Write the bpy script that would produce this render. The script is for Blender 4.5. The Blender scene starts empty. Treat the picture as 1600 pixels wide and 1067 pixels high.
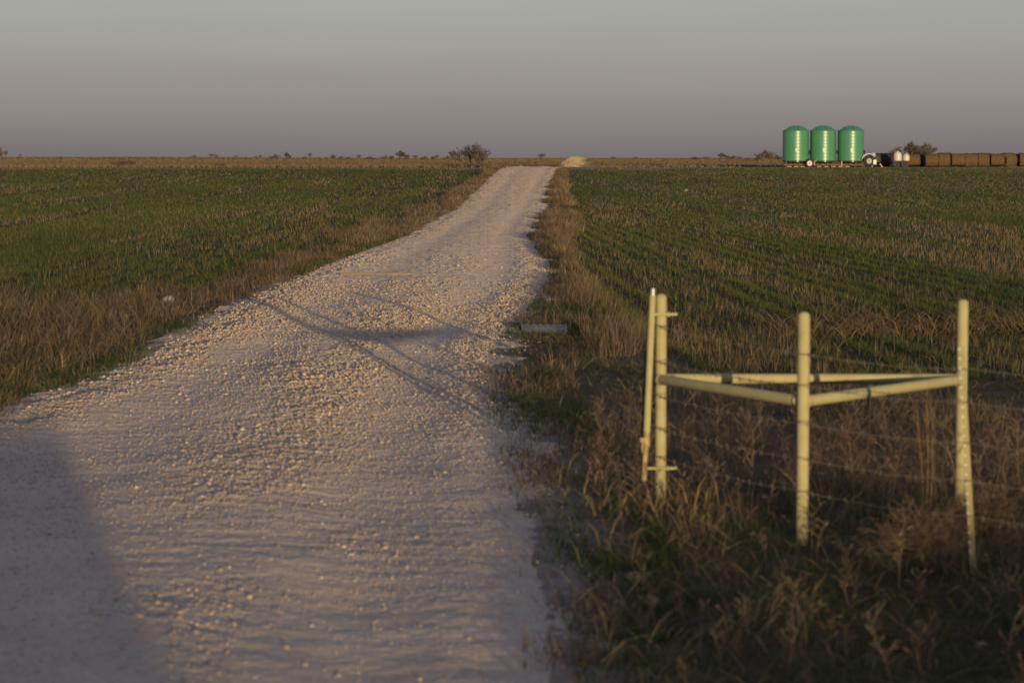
import bpy, bmesh, math, random
import numpy as np
from mathutils import Vector, Matrix

S = bpy.context.scene
COL = S.collection
R = math.radians
rng = np.random.default_rng(7)
random.seed(7)

# ------------------------------------------------------------------ camera
EYE = 1.70
cam = bpy.data.objects.new('camera', bpy.data.cameras.new('camera'))
COL.objects.link(cam)
S.camera = cam
cam.data.lens = 85
cam.data.sensor_width = 36
cam.data.clip_end = 20000
cam.location = (0, 0, EYE)
cam.rotation_euler = (R(90 - 4.33), 0, 0)
cam.data.dof.use_dof = True
cam.data.dof.focus_distance = 42
cam.data.dof.aperture_fstop = 4.5

# ------------------------------------------------------------------ sky, sun, exposure
SUN_EL, SUN_AZ = R(2.9), R(12.5)          # low sun, behind the camera and a little to its right
EXPOSURE = -0.15
w = bpy.data.worlds.new('World')
S.world = w
w.use_nodes = True
nt = w.node_tree
bg = nt.nodes['Background']
sk = nt.nodes.new('ShaderNodeTexSky')
sk.sky_type = 'NISHITA'
sk.sun_disc = False
sk.sun_elevation = R(2.9)
sk.sun_rotation = R(180) - SUN_AZ
sk.air_density, sk.dust_density, sk.ozone_density = 0.85, 1.0, 2.0
# white balance of the dusk sky: a gamma and a gain per channel
sep = nt.nodes.new('ShaderNodeSeparateColor')
com = nt.nodes.new('ShaderNodeCombineColor')
nt.links.new(sk.outputs[0], sep.inputs[0])
STR = 0.1
K = 1.4 * 2.0 ** (-EXPOSURE) / STR
for i, (gam, gain) in enumerate(((0.38, 0.49), (0.43, 0.53), (0.34, 0.465))):
    s1 = nt.nodes.new('ShaderNodeMath'); s1.operation = 'MULTIPLY'; s1.inputs[1].default_value = 0.15
    p1 = nt.nodes.new('ShaderNodeMath'); p1.operation = 'POWER'; p1.inputs[1].default_value = gam
    m1 = nt.nodes.new('ShaderNodeMath'); m1.operation = 'MULTIPLY'; m1.inputs[1].default_value = gain * K
    nt.links.new(sep.outputs[i], s1.inputs[0]); nt.links.new(s1.outputs[0], p1.inputs[0])
    nt.links.new(p1.outputs[0], m1.inputs[0]); nt.links.new(m1.outputs[0], com.inputs[i])
# dull band of dusk low down opposite the sun, clearer blue higher up
tc = nt.nodes.new('ShaderNodeTexCoord'); sz_ = nt.nodes.new('ShaderNodeSeparateXYZ'); nt.links.new(tc.outputs['Generated'], sz_.inputs[0])
rp = nt.nodes.new('ShaderNodeValToRGB'); e_ = rp.color_ramp.elements
stops = [(0.0, (.88, .94, 1.29)), (.0086, (.925, .97, 1.34)), (.039, (1.155, 1.10, 1.26)), (.0645, (1.31, 1.24, 1.31)), (.2, (1.15, 1.12, 1.27)), (.5, (1.10, 1.09, 1.38))]
while len(e_) < len(stops): e_.new(.9)
for k_, (p_, c_) in enumerate(stops): e_[k_].position = p_; e_[k_].color = (c_[0] / 1.4, c_[1] / 1.4, c_[2] / 1.4, 1)
nt.links.new(sz_.outputs[2], rp.inputs['Fac'])
ml = nt.nodes.new('ShaderNodeMix'); ml.data_type = 'RGBA'; ml.blend_type = 'MULTIPLY'; ml.inputs[0].default_value = 1
nt.links.new(com.outputs[0], ml.inputs[6]); nt.links.new(rp.outputs[0], ml.inputs[7])
mpg = nt.nodes.new('ShaderNodeMapping'); mpg.inputs['Scale'].default_value = (3, 3, 45)
nz0 = nt.nodes.new('ShaderNodeTexNoise'); nz0.inputs['Scale'].default_value = 1.6; nz0.inputs['Detail'].default_value = 4
mr0 = nt.nodes.new('ShaderNodeMapRange'); mr0.inputs[1].default_value = .3; mr0.inputs[2].default_value = .7; mr0.inputs[3].default_value = .965; mr0.inputs[4].default_value = 1.03
nt.links.new(tc.outputs['Generated'], mpg.inputs[0]); nt.links.new(mpg.outputs[0], nz0.inputs['Vector']); nt.links.new(nz0.outputs['Fac'], mr0.inputs[0])
ms = nt.nodes.new('ShaderNodeVectorMath'); ms.operation = 'SCALE'
nt.links.new(ml.outputs[2], ms.inputs[0]); nt.links.new(mr0.outputs[0], ms.inputs['Scale'])
nt.links.new(ms.outputs[0], bg.inputs[0])
bg.inputs[1].default_value = STR

sd = bpy.data.lights.new('sun', 'SUN')
sd.energy = 5.0
sd.angle = R(0.32)
sd.color = (1.0, 0.74, 0.40)
so = bpy.data.objects.new('sun', sd)
COL.objects.link(so)
SUNV = Vector((math.sin(SUN_AZ) * math.cos(SUN_EL), -math.cos(SUN_AZ) * math.cos(SUN_EL), math.sin(SUN_EL)))
so.rotation_euler = SUNV.to_track_quat('Z', 'Y').to_euler()
so.location = (10, -40, 20)

S.view_settings.view_transform = 'Standard'
S.view_settings.look = 'None'
S.view_settings.exposure = EXPOSURE
S.view_settings.gamma = 1

# ------------------------------------------------------------------ helpers
def vnoise(x, y, seed=0):
    xi = np.floor(x).astype(np.int64); yi = np.floor(y).astype(np.int64)
    fx = x - xi; fy = y - yi
    fx = fx * fx * (3 - 2 * fx); fy = fy * fy * (3 - 2 * fy)
    def hsh(a, b):
        n = (a * 374761393 + b * 668265263 + seed * 974634777) & 0xffffffff
        n = ((n ^ (n >> 13)) * 1274126177) & 0xffffffff
        return ((n ^ (n >> 16)) & 0xffffff) / float(0xffffff)
    a = hsh(xi, yi); b = hsh(xi + 1, yi); c = hsh(xi, yi + 1); d = hsh(xi + 1, yi + 1)
    return (a + (b - a) * fx) * (1 - fy) + (c + (d - c) * fx) * fy

def fbm(x, y, seed=0, octv=3):
    t = 0; a = 1; s = 0
    for k in range(octv):
        t = t + a * vnoise(x * 2 ** k, y * 2 ** k, seed + k * 17); s += a; a *= 0.5
    return t / s

def sstep(a, b, x):
    t = np.clip((x - a) / (b - a), 0, 1)
    return t * t * (3 - 2 * t)

def tag(o, label=None, cat=None, group=None, kind=None):
    if label: o['label'] = label
    if cat: o['category'] = cat
    if group: o['group'] = group
    if kind: o['kind'] = kind
    return o

def empty(name, loc=(0, 0, 0), rz=0, label=None, cat=None, group=None):
    o = bpy.data.objects.new(name, None)
    COL.objects.link(o)
    o.location = loc; o.rotation_euler = (0, 0, rz); o.empty_display_size = 0.2
    return tag(o, label, cat, group)

def np_mesh(name, verts, tris, mat, parent=None, tint=None, smooth=False, nside=3, col=None):
    me = bpy.data.meshes.new(name)
    verts = np.ascontiguousarray(verts, np.float32); tris = np.ascontiguousarray(tris, np.int32)
    me.vertices.add(len(verts)); me.vertices.foreach_set('co', verts.ravel())
    me.loops.add(tris.size); me.loops.foreach_set('vertex_index', tris.ravel())
    me.polygons.add(len(tris)); me.polygons.foreach_set('loop_start', np.arange(0, tris.size, nside, dtype=np.int32))
    if smooth:
        me.polygons.foreach_set('use_smooth', np.ones(len(tris), bool))
    if tint is not None:
        at = me.attributes.new('tint', 'FLOAT', 'POINT'); at.data.foreach_set('value', np.ascontiguousarray(tint, np.float32))
    if col is not None:
        at = me.attributes.new('albedo', 'FLOAT_COLOR', 'POINT'); at.data.foreach_set('color', np.ascontiguousarray(col, np.float32).ravel())
    me.update(calc_edges=True)
    me.materials.append(mat)
    o = bpy.data.objects.new(name, me)
    COL.objects.link(o)
    if parent: o.parent = parent
    return o

class MB:
    """collects shapes, builds ONE mesh object"""
    def __init__(s): s.v = []; s.f = []; s.sm = []
    def add(s, vs, fs, smooth=False):
        n = len(s.v); s.v += [tuple(v) for v in vs]; s.f += [tuple(i + n for i in f) for f in fs]; s.sm += [smooth] * len(fs)
        return s
    def box(s, c, d, rot=None, bev=0.0):
        bm = bmesh.new(); bmesh.ops.create_cube(bm, size=1)
        for v in bm.verts: v.co = Vector((v.co.x * d[0], v.co.y * d[1], v.co.z * d[2]))
        if bev > 0: bmesh.ops.bevel(bm, geom=bm.edges[:], offset=bev, segments=2, affect='EDGES', profile=0.6)
        M = rot.to_matrix() if rot is not None else Matrix.Identity(3)
        bm.verts.index_update()
        s.add([M @ v.co + Vector(c) for v in bm.verts], [[v.index for v in f.verts] for f in bm.faces])
        bm.free(); return s
    def tube(s, pts, rad, n=10, cap=True, smooth=True):
        pts = [Vector(p) for p in pts]
        if not hasattr(rad, '__len__'): rad = [rad] * len(pts)
        vs = []; fs = []
        prev = None
        for i, p in enumerate(pts):
            d = (pts[min(i + 1, len(pts) - 1)] - pts[max(i - 1, 0)]).normalized()
            if prev is None:
                a = Vector((0, 0, 1)) if abs(d.z) < 0.9 else Vector((1, 0, 0))
                u = d.cross(a).normalized()
            else:
                u = (prev - d * prev.dot(d)).normalized()
            prev = u; v = d.cross(u)
            for k in range(n):
                t = 2 * math.pi * k / n
                vs.append(p + (u * math.cos(t) + v * math.sin(t)) * rad[i])
        for i in range(len(pts) - 1):
            for k in range(n):
                fs.append((i * n + k, i * n + (k + 1) % n, (i + 1) * n + (k + 1) % n, (i + 1) * n + k))
        s.add(vs, fs, smooth)
        if cap:
            s.add(vs[:n], [tuple(range(n))[::-1]]); s.add(vs[-n:], [tuple(range(n))])
        return s
    def lathe(s, prof, n=24, axis='Z', c=(0, 0, 0), smooth=True):
        """prof: (radius, height) list"""
        vs = []; fs = []
        for r, h in prof:
            for k in range(n):
                t = 2 * math.pi * k / n
                a, b = r * math.cos(t), r * math.sin(t)
                q = {'Z': (a, b, h), 'X': (h, a, b), 'Y': (b, h, a)}[axis]
                vs.append((q[0] + c[0], q[1] + c[1], q[2] + c[2]))
        for i in range(len(prof) - 1):
            for k in range(n):
                fs.append((i * n + k, i * n + (k + 1) % n, (i + 1) * n + (k + 1) % n, (i + 1) * n + k))
        s.add(vs, fs, smooth); return s
    def build(s, name, mat, parent=None):
        me = bpy.data.meshes.new(name); me.from_pydata(s.v, [], s.f)
        me.polygons.foreach_set('use_smooth', s.sm)
        me.update(); me.materials.append(mat)
        o = bpy.data.objects.new(name, me); COL.objects.link(o)
        if parent: o.parent = parent
        return o

def copy_tree(o, parent=None):
    c = o.copy(); COL.objects.link(c)
    if parent: c.parent = parent
    for ch in list(o.children): copy_tree(ch, c)
    return c

# ------------------------------------------------------------------ materials
def newmat(name):
    m = bpy.data.materials.new(name); m.use_nodes = True
    t = m.node_tree
    return m, t, t.nodes['Principled BSDF'], t.nodes['Material Output']

def N(t, typ, **kw):
    n = t.nodes.new(typ)
    for k, v in kw.items():
        if k in n.inputs: n.inputs[k].default_value = v
        else: setattr(n, k, v)
    return n

def ramp(t, stops):
    r = t.nodes.new('ShaderNodeValToRGB')
    e = r.color_ramp.elements
    while len(e) < len(stops): e.new(0.5)
    for i, (p, c) in enumerate(stops):
        e[i].position = p; e[i].color = (*c, 1) if len(c) == 3 else c
    return r

def solid(name, c, rough=0.6, var=0.15, scale=8.0, metal=0.0, bump=0.0, c2=None, spec=0.5):
    m, t, b, o = newmat(name)
    tc = N(t, 'ShaderNodeTexCoord')
    n = N(t, 'ShaderNodeTexNoise', Scale=scale, Detail=6.0, Roughness=0.65)
    t.links.new(tc.outputs['Object'], n.inputs['Vector'])
    lo = tuple(x * (1 - var) for x in c); hi = tuple(min(1, x * (1 + var)) for x in c)
    r = ramp(t, [(0.3, c2 if c2 else lo), (0.55, c), (0.75, hi)])
    t.links.new(n.outputs['Fac'], r.inputs['Fac']); t.links.new(r.outputs[0], b.inputs['Base Color'])
    b.inputs['Roughness'].default_value = rough; b.inputs['Metallic'].default_value = metal
    b.inputs['Specular IOR Level'].default_value = spec
    if bump:
        bp = N(t, 'ShaderNodeBump', Strength=0.6, Distance=bump)
        t.links.new(n.outputs['Fac'], bp.inputs['Height']); t.links.new(bp.outputs[0], b.inputs['Normal'])
    return m

def blade_mat(name, stops, transl=0.25):
    m, t, b, o = newmat(name)
    at = N(t, 'ShaderNodeAttribute', attribute_name='tint')
    r = ramp(t, stops)
    t.links.new(at.outputs['Fac'], r.inputs['Fac']); t.links.new(r.outputs[0], b.inputs['Base Color'])
    b.inputs['Roughness'].default_value = 0.7; b.inputs['Specular IOR Level'].default_value = 0.2
    tr = N(t, 'ShaderNodeBsdfTranslucent'); mx = N(t, 'ShaderNodeMixShader')
    mx.inputs[0].default_value = transl
    t.links.new(r.outputs[0], tr.inputs[0]); t.links.new(b.outputs[0], mx.inputs[1]); t.links.new(tr.outputs[0], mx.inputs[2])
    t.links.new(mx.outputs[0], o.inputs[0])
    return m

def ground_mat():
    m, t, b, o = newmat('earth')
    at = N(t, 'ShaderNodeAttribute', attribute_name='albedo')
    geo = N(t, 'ShaderNodeNewGeometry')
    n1 = N(t, 'ShaderNodeTexNoise', Scale=3.0, Detail=8.0, Roughness=0.7)
    n2 = N(t, 'ShaderNodeTexNoise', Scale=26.0, Detail=5.0, Roughness=0.7)
    for n in (n1, n2): t.links.new(geo.outputs['Position'], n.inputs['Vector'])
    r = ramp(t, [(0.3, (0.45, 0.45, 0.45)), (0.55, (1, 1, 1)), (0.75, (1.5, 1.4, 1.3))])
    t.links.new(n1.outputs['Fac'], r.inputs['Fac'])
    mx = N(t, 'ShaderNodeMix', data_type='RGBA', blend_type='MULTIPLY'); mx.inputs[0].default_value = 1
    t.links.new(at.outputs['Color'], mx.inputs[6]); t.links.new(r.outputs[0], mx.inputs[7])
    t.links.new(mx.outputs[2], b.inputs['Base Color'])
    b.inputs['Roughness'].default_value = 0.95; b.inputs['Specular IOR Level'].default_value = 0.1
    b.inputs['Sheen Weight'].default_value = 0.4; b.inputs['Sheen Roughness'].default_value = 0.6; t.links.new(mx.outputs[2], b.inputs['Sheen Tint'])
    ad = N(t, 'ShaderNodeMath', operation='ADD')
    t.links.new(n1.outputs['Fac'], ad.inputs[0]); t.links.new(n2.outputs['Fac'], ad.inputs[1])
    bp = N(t, 'ShaderNodeBump', Strength=1.0, Distance=0.06)
    t.links.new(ad.outputs[0], bp.inputs['Height']); t.links.new(bp.outputs[0], b.inputs['Normal'])
    return m

def road_mat():
    m, t, b, o = newmat('crushed_limestone')
    geo = N(t, 'ShaderNodeNewGeometry')
    n1 = N(t, 'ShaderNodeTexNoise', Scale=1.1, Detail=6.0, Roughness=0.65)
    n2 = N(t, 'ShaderNodeTexNoise', Scale=55.0, Detail=6.0, Roughness=0.75)
    vo = N(t, 'ShaderNodeTexVoronoi', Scale=38.0)
    for n in (n1, n2, vo): t.links.new(geo.outputs['Position'], n.inputs['Vector'])
    r = ramp(t, [(0.3, (0.455, 0.345, 0.25)), (0.55, (0.53, 0.412, 0.304)), (0.75, (0.60, 0.476, 0.362))])
    t.links.new(n1.outputs['Fac'], r.inputs['Fac'])
    r2 = ramp(t, [(0.3, (0.6, 0.58, 0.56)), (0.6, (1, 1, 1)), (0.8, (1.25, 1.22, 1.18))])
    t.links.new(n2.outputs['Fac'], r2.inputs['Fac'])
    mx = N(t, 'ShaderNodeMix', data_type='RGBA', blend_type='MULTIPLY'); mx.inputs[0].default_value = 1
    t.links.new(r.outputs[0], mx.inputs[6]); t.links.new(r2.outputs[0], mx.inputs[7])
    t.links.new(mx.outputs[2], b.inputs['Base Color'])
    b.inputs['Roughness'].default_value = 0.95; b.inputs['Specular IOR Level'].default_value = 0.1
    b.inputs['Sheen Weight'].default_value = 0.27; b.inputs['Sheen Roughness'].default_value = 0.6; b.inputs['Sheen Tint'].default_value = (0.95, 0.78, 0.60, 1)   # dust on the stone scatters grazing light back
    ad = N(t, 'ShaderNodeMath', operation='MULTIPLY_ADD'); ad.inputs[1].default_value = -0.5
    t.links.new(vo.outputs['Distance'], ad.inputs[0]); t.links.new(n2.outputs['Fac'], ad.inputs[2])
    bp = N(t, 'ShaderNodeBump', Strength=0.15, Distance=0.01)
    t.links.new(ad.outputs[0], bp.inputs['Height']); t.links.new(bp.outputs[0], b.inputs['Normal'])
    return m

def stone_mat():
    m, t, b, o = newmat('limestone_chips')
    at = N(t, 'ShaderNodeAttribute', attribute_name='tint')
    r = ramp(t, [(0.0, (0.33, 0.255, 0.185)), (0.5, (0.43, 0.34, 0.252)), (1.0, (0.56, 0.455, 0.345))])
    t.links.new(at.outputs['Fac'], r.inputs['Fac']); t.links.new(r.outputs[0], b.inputs['Base Color'])
    b.inputs['Roughness'].default_value = 0.9; b.inputs['Specular IOR Level'].default_value = 0.15
    b.inputs['Sheen Weight'].default_value = 0.2; b.inputs['Sheen Roughness'].default_value = 0.6; b.inputs['Sheen Tint'].default_value = (0.95, 0.78, 0.60, 1)
    return m

def pipe_mat():
    m, t, b, o = newmat('cream_pipe_paint')
    geo = N(t, 'ShaderNodeNewGeometry')
    n = N(t, 'ShaderNodeTexNoise', Scale=9.0, Detail=8.0, Roughness=0.7)
    t.links.new(geo.outputs['Position'], n.inputs['Vector'])
    r = ramp(t, [(0.30, (0.17, 0.11, 0.05)), (0.37, (0.335, 0.295, 0.148)), (0.5, (0.36, 0.327, 0.168)), (0.72, (0.40, 0.37, 0.205))])
    t.links.new(n.outputs['Fac'], r.inputs['Fac'])
    # rain-splashed dirt low on the posts
    sx = N(t, 'ShaderNodeSeparateXYZ'); t.links.new(geo.outputs['Position'], sx.inputs[0])
    mr = N(t, 'ShaderNodeMapRange'); mr.inputs[1].default_value = 0.03; mr.inputs[2].default_value = 0.28
    mr.inputs[3].default_value = 0.55; mr.inputs[4].default_value = 0.0
    t.links.new(sx.outputs[2], mr.inputs[0])
    mul = N(t, 'ShaderNodeMath', operation='MULTIPLY'); t.links.new(mr.outputs[0], mul.inputs[0]); t.links.new(n.outputs['Fac'], mul.inputs[1])
    mx = N(t, 'ShaderNodeMix', data_type='RGBA'); t.links.new(mul.outputs[0], mx.inputs[0])
    t.links.new(r.outputs[0], mx.inputs[6]); mx.inputs[7].default_value = (0.16, 0.12, 0.08, 1)
    t.links.new(mx.outputs[2], b.inputs['Base Color'])
    b.inputs['Roughness'].default_value = 0.75; b.inputs['Specular IOR Level'].default_value = 0.2
    bp = N(t, 'ShaderNodeBump', Strength=0.25, Distance=0.004)
    t.links.new(n.outputs['Fac'], bp.inputs['Height']); t.links.new(bp.outputs[0], b.inputs['Normal'])
    return m

M_TRACK = solid('packed_dirt', (.30, .235, .165), .95, .3, .8, 0, .05, None, .1)
M_EARTH, M_ROAD, M_STONE, M_PIPE = ground_mat(), road_mat(), stone_mat(), pipe_mat()
M_WHEAT = blade_mat('wheat_leaf', [(0.0, (0.052, 0.068, 0.018)), (0.6, (0.077, 0.097, 0.025)), (1.0, (0.136, 0.127, 0.041))])
M_STUBBLE = blade_mat('straw_stubble', [(0.0, (0.127, 0.083, 0.044)), (0.6, (0.205, 0.142, 0.073)), (1.0, (0.332, 0.244, 0.127))])
M_DRY = blade_mat('dry_grass_leaf', [(0.0, (0.082, 0.058, 0.036)), (0.5, (0.159, 0.111, 0.066)), (0.85, (0.235, 0.169, 0.099)), (1.0, (0.387, 0.291, 0.166))])
M_FAR = blade_mat('far_straw', [(0.0, (0.074, 0.056, 0.034)), (0.5, (0.125, 0.093, 0.056)), (1.0, (0.177, 0.130, 0.078))], 0.1)
M_GREEN = blade_mat('green_grass_leaf', [(0.0, (0.030, 0.048, 0.014)), (0.6, (0.054, 0.079, 0.022)), (1.0, (0.095, 0.116, 0.032))])
M_WEED = blade_mat('dead_weed_stem', [(0.0, (0.075, 0.054, 0.041)), (0.6, (0.143, 0.100, 0.068)), (1.0, (0.272, 0.190, 0.122))], 0.05)
M_BARK = solid('grey_bark', (0.085, 0.066, 0.052), 0.9, 0.35, 3.0)
M_TWIG = solid('bare_twig', (0.098, 0.075, 0.061), 0.9, 0.3, 2.0)
M_RUST = solid('rusty_wire', (0.221, 0.170, 0.128), 0.7, 0.4, 30.0, 0.3)
M_RUSTPIPE = solid('rusty_cream_pipe', (0.377, 0.295, 0.139), 0.6, 0.3, 14.0, 0, 0, (0.10, 0.05, 0.025))
M_DARKIRON = solid('dark_iron', (0.03, 0.026, 0.022), 0.7, 0.3, 12.0)
M_GALV = solid('galvanised_steel', (0.42, 0.43, 0.45), 0.45, 0.2, 10.0, 0.5)
M_STUD = solid('pale_stud', (0.637, 0.629, 0.578), 0.4, 0.1, 30.0)
M_TANK = solid('green_poly_tank', (0.061, 0.221, 0.127), 0.36, 0.10, 0.6, 0, 0, None, 0.6)
M_TANKDK = solid('dark_green_fitting', (0.012, 0.06, 0.04), 0.5, 0.2, 2.0)
M_WHITE = solid('white_paint', (0.508, 0.484, 0.410), 0.4, 0.08, 2.0)
M_TYRE = solid('tyre_rubber', (0.016, 0.015, 0.015), 0.8, 0.3, 5.0)
M_FRAME = solid('trailer_frame_rust', (0.09, 0.052, 0.032), 0.7, 0.4, 3.0)
M_CREAM = solid('cream_and_lit_metal', (0.451, 0.344, 0.205), 0.6, 0.25, 2.0)
M_HAY = None

# ------------------------------------------------------------------ terrain
def smooth_tab(ys, zs):
    g = np.linspace(0, 1, 1400); t = np.log(ys[0] + 90) + g * (np.log(ys[-1] + 90) - np.log(ys[0] + 90))
    z = np.interp(np.exp(t) - 90, ys, zs)
    k = np.exp(-np.linspace(-2, 2, 31) ** 2); k /= k.sum()
    z = np.convolve(np.pad(z, 15, mode='edge'), k, 'valid')
    return np.exp(t) - 90, z
TL = smooth_tab([-80, 0, 25, 35, 60, 85, 112, 150, 178, 190, 205, 260, 400, 700, 1200, 2500, 7000],
                [0, 0, -.02, -.07, -.15, -.18, .02, .42, .88, .95, .94, .62, .5, .6, .9, 1.2, 1.2])
TR = smooth_tab([-80, 0, 25, 35, 60, 85, 112, 150, 190, 230, 262, 275, 330, 400, 700, 1200, 2500, 7000],
                [0, 0, -.02, -.07, -.15, -.18, -.12, .10, .36, .52, .66, .68, .6, .5, .6, .9, 1.2, 1.2])
XL = np.array([(-3.6, -80), (-3.6, 0), (-3.45, 12), (-3.33, 15.7), (-3.33, 17.2), (-3.17, 18.4), (-3.1, 20.5), (-3.1, 23.9), (-3.15, 28.3), (-3.14, 32.0), (-3.07, 38.7), (-2.88, 45.4), (-2.62, 52.2), (-2.37, 59.7), (-2.18, 75.0), (-1.91, 90.2), (-1.7, 117.3), (-1.38, 149.7), (-0.73, 184.3), (.4, 200), (3, 215)])
XR = np.array([(.3, -80), (.3, 0), (.13, 7.8), (.11, 9.2), (.08, 10.5), (.03, 11.9), (0, 13.7), (-.06, 15.7), (-.15, 18.4), (-.25, 21.1), (-.18, 23.0), (0, 25.9), (.29, 31.2), (.51, 34.8), (.56, 40.4), (.45, 48.2), (.33, 57), (.71, 76.7), (1.47, 111.2), (2.15, 140.1), (3.31, 184.3), (4.6, 200), (7, 215)])
def xl(y): return np.interp(y, XL[:, 1], XL[:, 0])
def xr(y): return np.interp(y, XR[:, 1], XR[:, 0])
def prof(x, y):
    k = sstep(0.03, 0.075, x / np.maximum(y, 1.0))
    return np.interp(y, *TL) * (1 - k) + np.interp(y, *TR) * k + 1.1 * sstep(-0.02, -0.16, x / np.maximum(y, 1)) * sstep(600, 1500, y)
def crown(x, y):
    """height of the road surface above the profile"""
    l, r = xl(y), xr(y)
    t = np.clip((x - l) / (r - l), 0, 1)
    return 0.05 * (4 * t * (1 - t)) ** 0.6
def terr(x, y):
    z = prof(x, y)
    sr = x - xr(y); sl = xl(y) - x
    dr = np.interp(y, [-2, 18, 34, 60, 185, 200], [.03, .03, .06, .10, .10, 0.05])
    back = np.interp(y, [0, 60], [.03, .05])
    fr = -dr * sstep(-.1, 1.25, sr) + np.minimum(back, dr) * sstep(2.5, 7, sr)
    dl = np.interp(y, [0, 30, 60, 185, 200], [.06, .08, .10, .10, 0.05])
    fl = -dl * sstep(0, 1.2, sl) + 0.6 * dl * sstep(2.2, 5, sl)
    inside = np.clip(np.minimum(-sr, -sl), 0, 1)
    dep = -0.10 * sstep(0.0, 0.35, inside)
    z = z + np.where(sr > 0, fr, 0) + np.where(sl > 0, fl, 0) + np.where((sr < 0) & (sl < 0), dep, 0)
    near = sstep(70, 30, y)
    out = sstep(0.0, 0.5, np.maximum(sr, sl))
    z = z + near * out * (0.09 * (fbm(x * 0.9, y * 0.9, 3) - .5) + 0.05 * (fbm(x * 4, y * 4, 5) - .5))
    return z
# where the crops begin, either side of the road
FLT = np.array([(-7.5, 20), (-6.4, 28.5), (-5.0, 32.0), (-4.5, 37.0), (-4.25, 50.2), (-4.05, 76.6), (-3.76, 88.9), (-2.99, 113.3), (-1.87, 177.3), (-1.4, 190)])
FRT = np.array([(1.6, 20.1), (1.25, 23.6), (1.17, 27.6), (1.10, 31.5), (1.10, 36.0), (1.05, 43.9), (1.29, 57.6), (1.97, 66.4), (2.24, 80.7), (2.82, 125.6), (4.2, 190), (5.5, 265)])
def in_left(x, y):
    b = np.interp(y, FLT[:, 1], FLT[:, 0]) + 0.5 * (vnoise(y * .4, y * 0, 9) - .5)
    return (x < b) & (y > 26.5 + 1.5 * vnoise(x * .8, x * 0, 4)) & (y < 186)
def in_right(x, y):
    b = np.interp(y, FRT[:, 1], FRT[:, 0]) + 0.3 * (vnoise(y * .6, y * 0, 8) - .5) + np.maximum(0, 20.1 - y) * 1.6
    return (x > b) & (y > 17.9 + 1.0 * vnoise(x * .8, x * 0, 6)) & (y < 186 + 80 * sstep(.028, .06, x / np.maximum(y, 1)))

# ground sheet
def geom(a, b, n): return np.exp(np.linspace(math.log(a), math.log(b), n))
gy = np.concatenate([np.arange(-80, 4, 3.0), np.arange(4, 46, .14), geom(46, 300, 150)[1:], geom(300, 9000, 70)[1:]])
gxp = np.concatenate([np.arange(0, 6, .14), geom(6, 70, 70), geom(70, 3200, 50)[1:]])
gx = np.concatenate([-gxp[:0:-1], gxp])
GX, GY = np.meshgrid(gx, gy)
GZ = terr(GX, GY)
nx, ny = len(gx), len(gy)
idx = np.arange(nx * ny).reshape(ny, nx)
quads = np.stack([idx[:-1, :-1], idx[:-1, 1:], idx[1:, 1:], idx[1:, :-1]], -1).reshape(-1, 4)
x, y = GX.ravel(), GY.ravel()
straw = np.array([.17, .115, .062]); soil = np.array([.085, .060, .036]); wheatg = np.array([.075, .078, .030])
farb = np.array([.30, .205, .125]); farg = np.array([.13, .115, .06]); dirt = np.array([.40, .33, .25])
alb = np.tile(straw * .9, (len(x), 1))
nz = fbm(x * .35, y * .35, 31)[:, None]
alb = alb * (0.6 + 0.8 * nz)
dd_ = np.maximum(x - xr(y), xl(y) - x)
sh = np.clip(sstep(.55, .1, x - xr(y) + .35 * (fbm(x * 3, y * 2, 34) - .5)) * sstep(18, 13, y) * (x > xr(y)) + sstep(.45, .0, dd_ + .3 * (fbm(x * 3, y * 3, 33) - .5)), 0, 1)[:, None]
alb = alb * (1 - sh) + np.array([.44, .36, .28]) * sh
fm = (in_left(x, y) | in_right(x, y))[:, None]
alb = np.where(fm, wheatg * (0.7 + .6 * fbm(x * .5, y * .04, 12)[:, None]), alb)
yy = np.maximum(y, 1)
far = ((y > 186) & (x / yy < .045)) | (y > 268)
band = vnoise(np.log(yy) * 9, x * 0.001, 21)[:, None]
alb = np.where(far[:, None], farb * (0.75 + .45 * band), alb)
gl = ((y > 900) & (x / yy < -0.02))[:, None] | ((y > 2000)[:, None])
alb = np.where(gl, farg * (0.8 + .4 * band), alb)
pad = ((y > 258) & (y < 292) & (x > 8))
alb = np.where(pad[:, None], dirt * .8, alb)
ground = np_mesh('ground', np.stack([x, y, GZ.ravel()], -1), quads, M_EARTH, smooth=True, nside=4, col=np.concatenate([alb, np.ones((len(x), 1))], 1))
tag(ground, kind='structure')

# road sheet with real ruts, washboard and loose stone
def loose(x, y):
    l, r = xl(y), xr(y); t = (x - l) / (r - l)
    edge = np.maximum(sstep(.30, .02, t) , .8 * sstep(.82, 1.0, t) * sstep(14.5, 18, y))
    mid = .75 * np.exp(-((t - .62) / .11) ** 2) * sstep(30, 17, y)
    n = fbm(x * 1.1, y * .28, 41)
    heap = np.exp(-((x + 1.75) / .5) ** 2 - ((y - 19) / 1.6) ** 2) + .9 * np.exp(-((x + .55) / .32) ** 2 - ((y - 10.5) / .55) ** 2) + .8 * np.exp(-((x + 1.2) / .5) ** 2 - ((y - 25) / 1.8) ** 2)
    far = .22 * sstep(20, 34, y)
    lane = 1 - .75 * (np.exp(-((t - .36) / .10) ** 2) + np.exp(-((t - .80) / .09) ** 2)) * (.6 + .8 * fbm(x * .5, y * .12, 42))
    return np.clip(lane, .1, 1) * np.clip(edge * (.45 + n) + mid * (.3 + n) * (n > .45) + heap + far + .7 * (n - .55), 0, 1)
ry = [4.5]
RS = .0008
while ry[-1] < 199: ry.append(ry[-1] * (1 + RS))
ry = np.array(ry); NT = 300; ta = np.linspace(-.14, 1.14, NT)
T_, RY = np.meshgrid(ta, ry)
l, r = xl(RY), xr(RY)
ew = .22 * sstep(60, 20, RY) + .12
RX = l + (r - l) * T_
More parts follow.
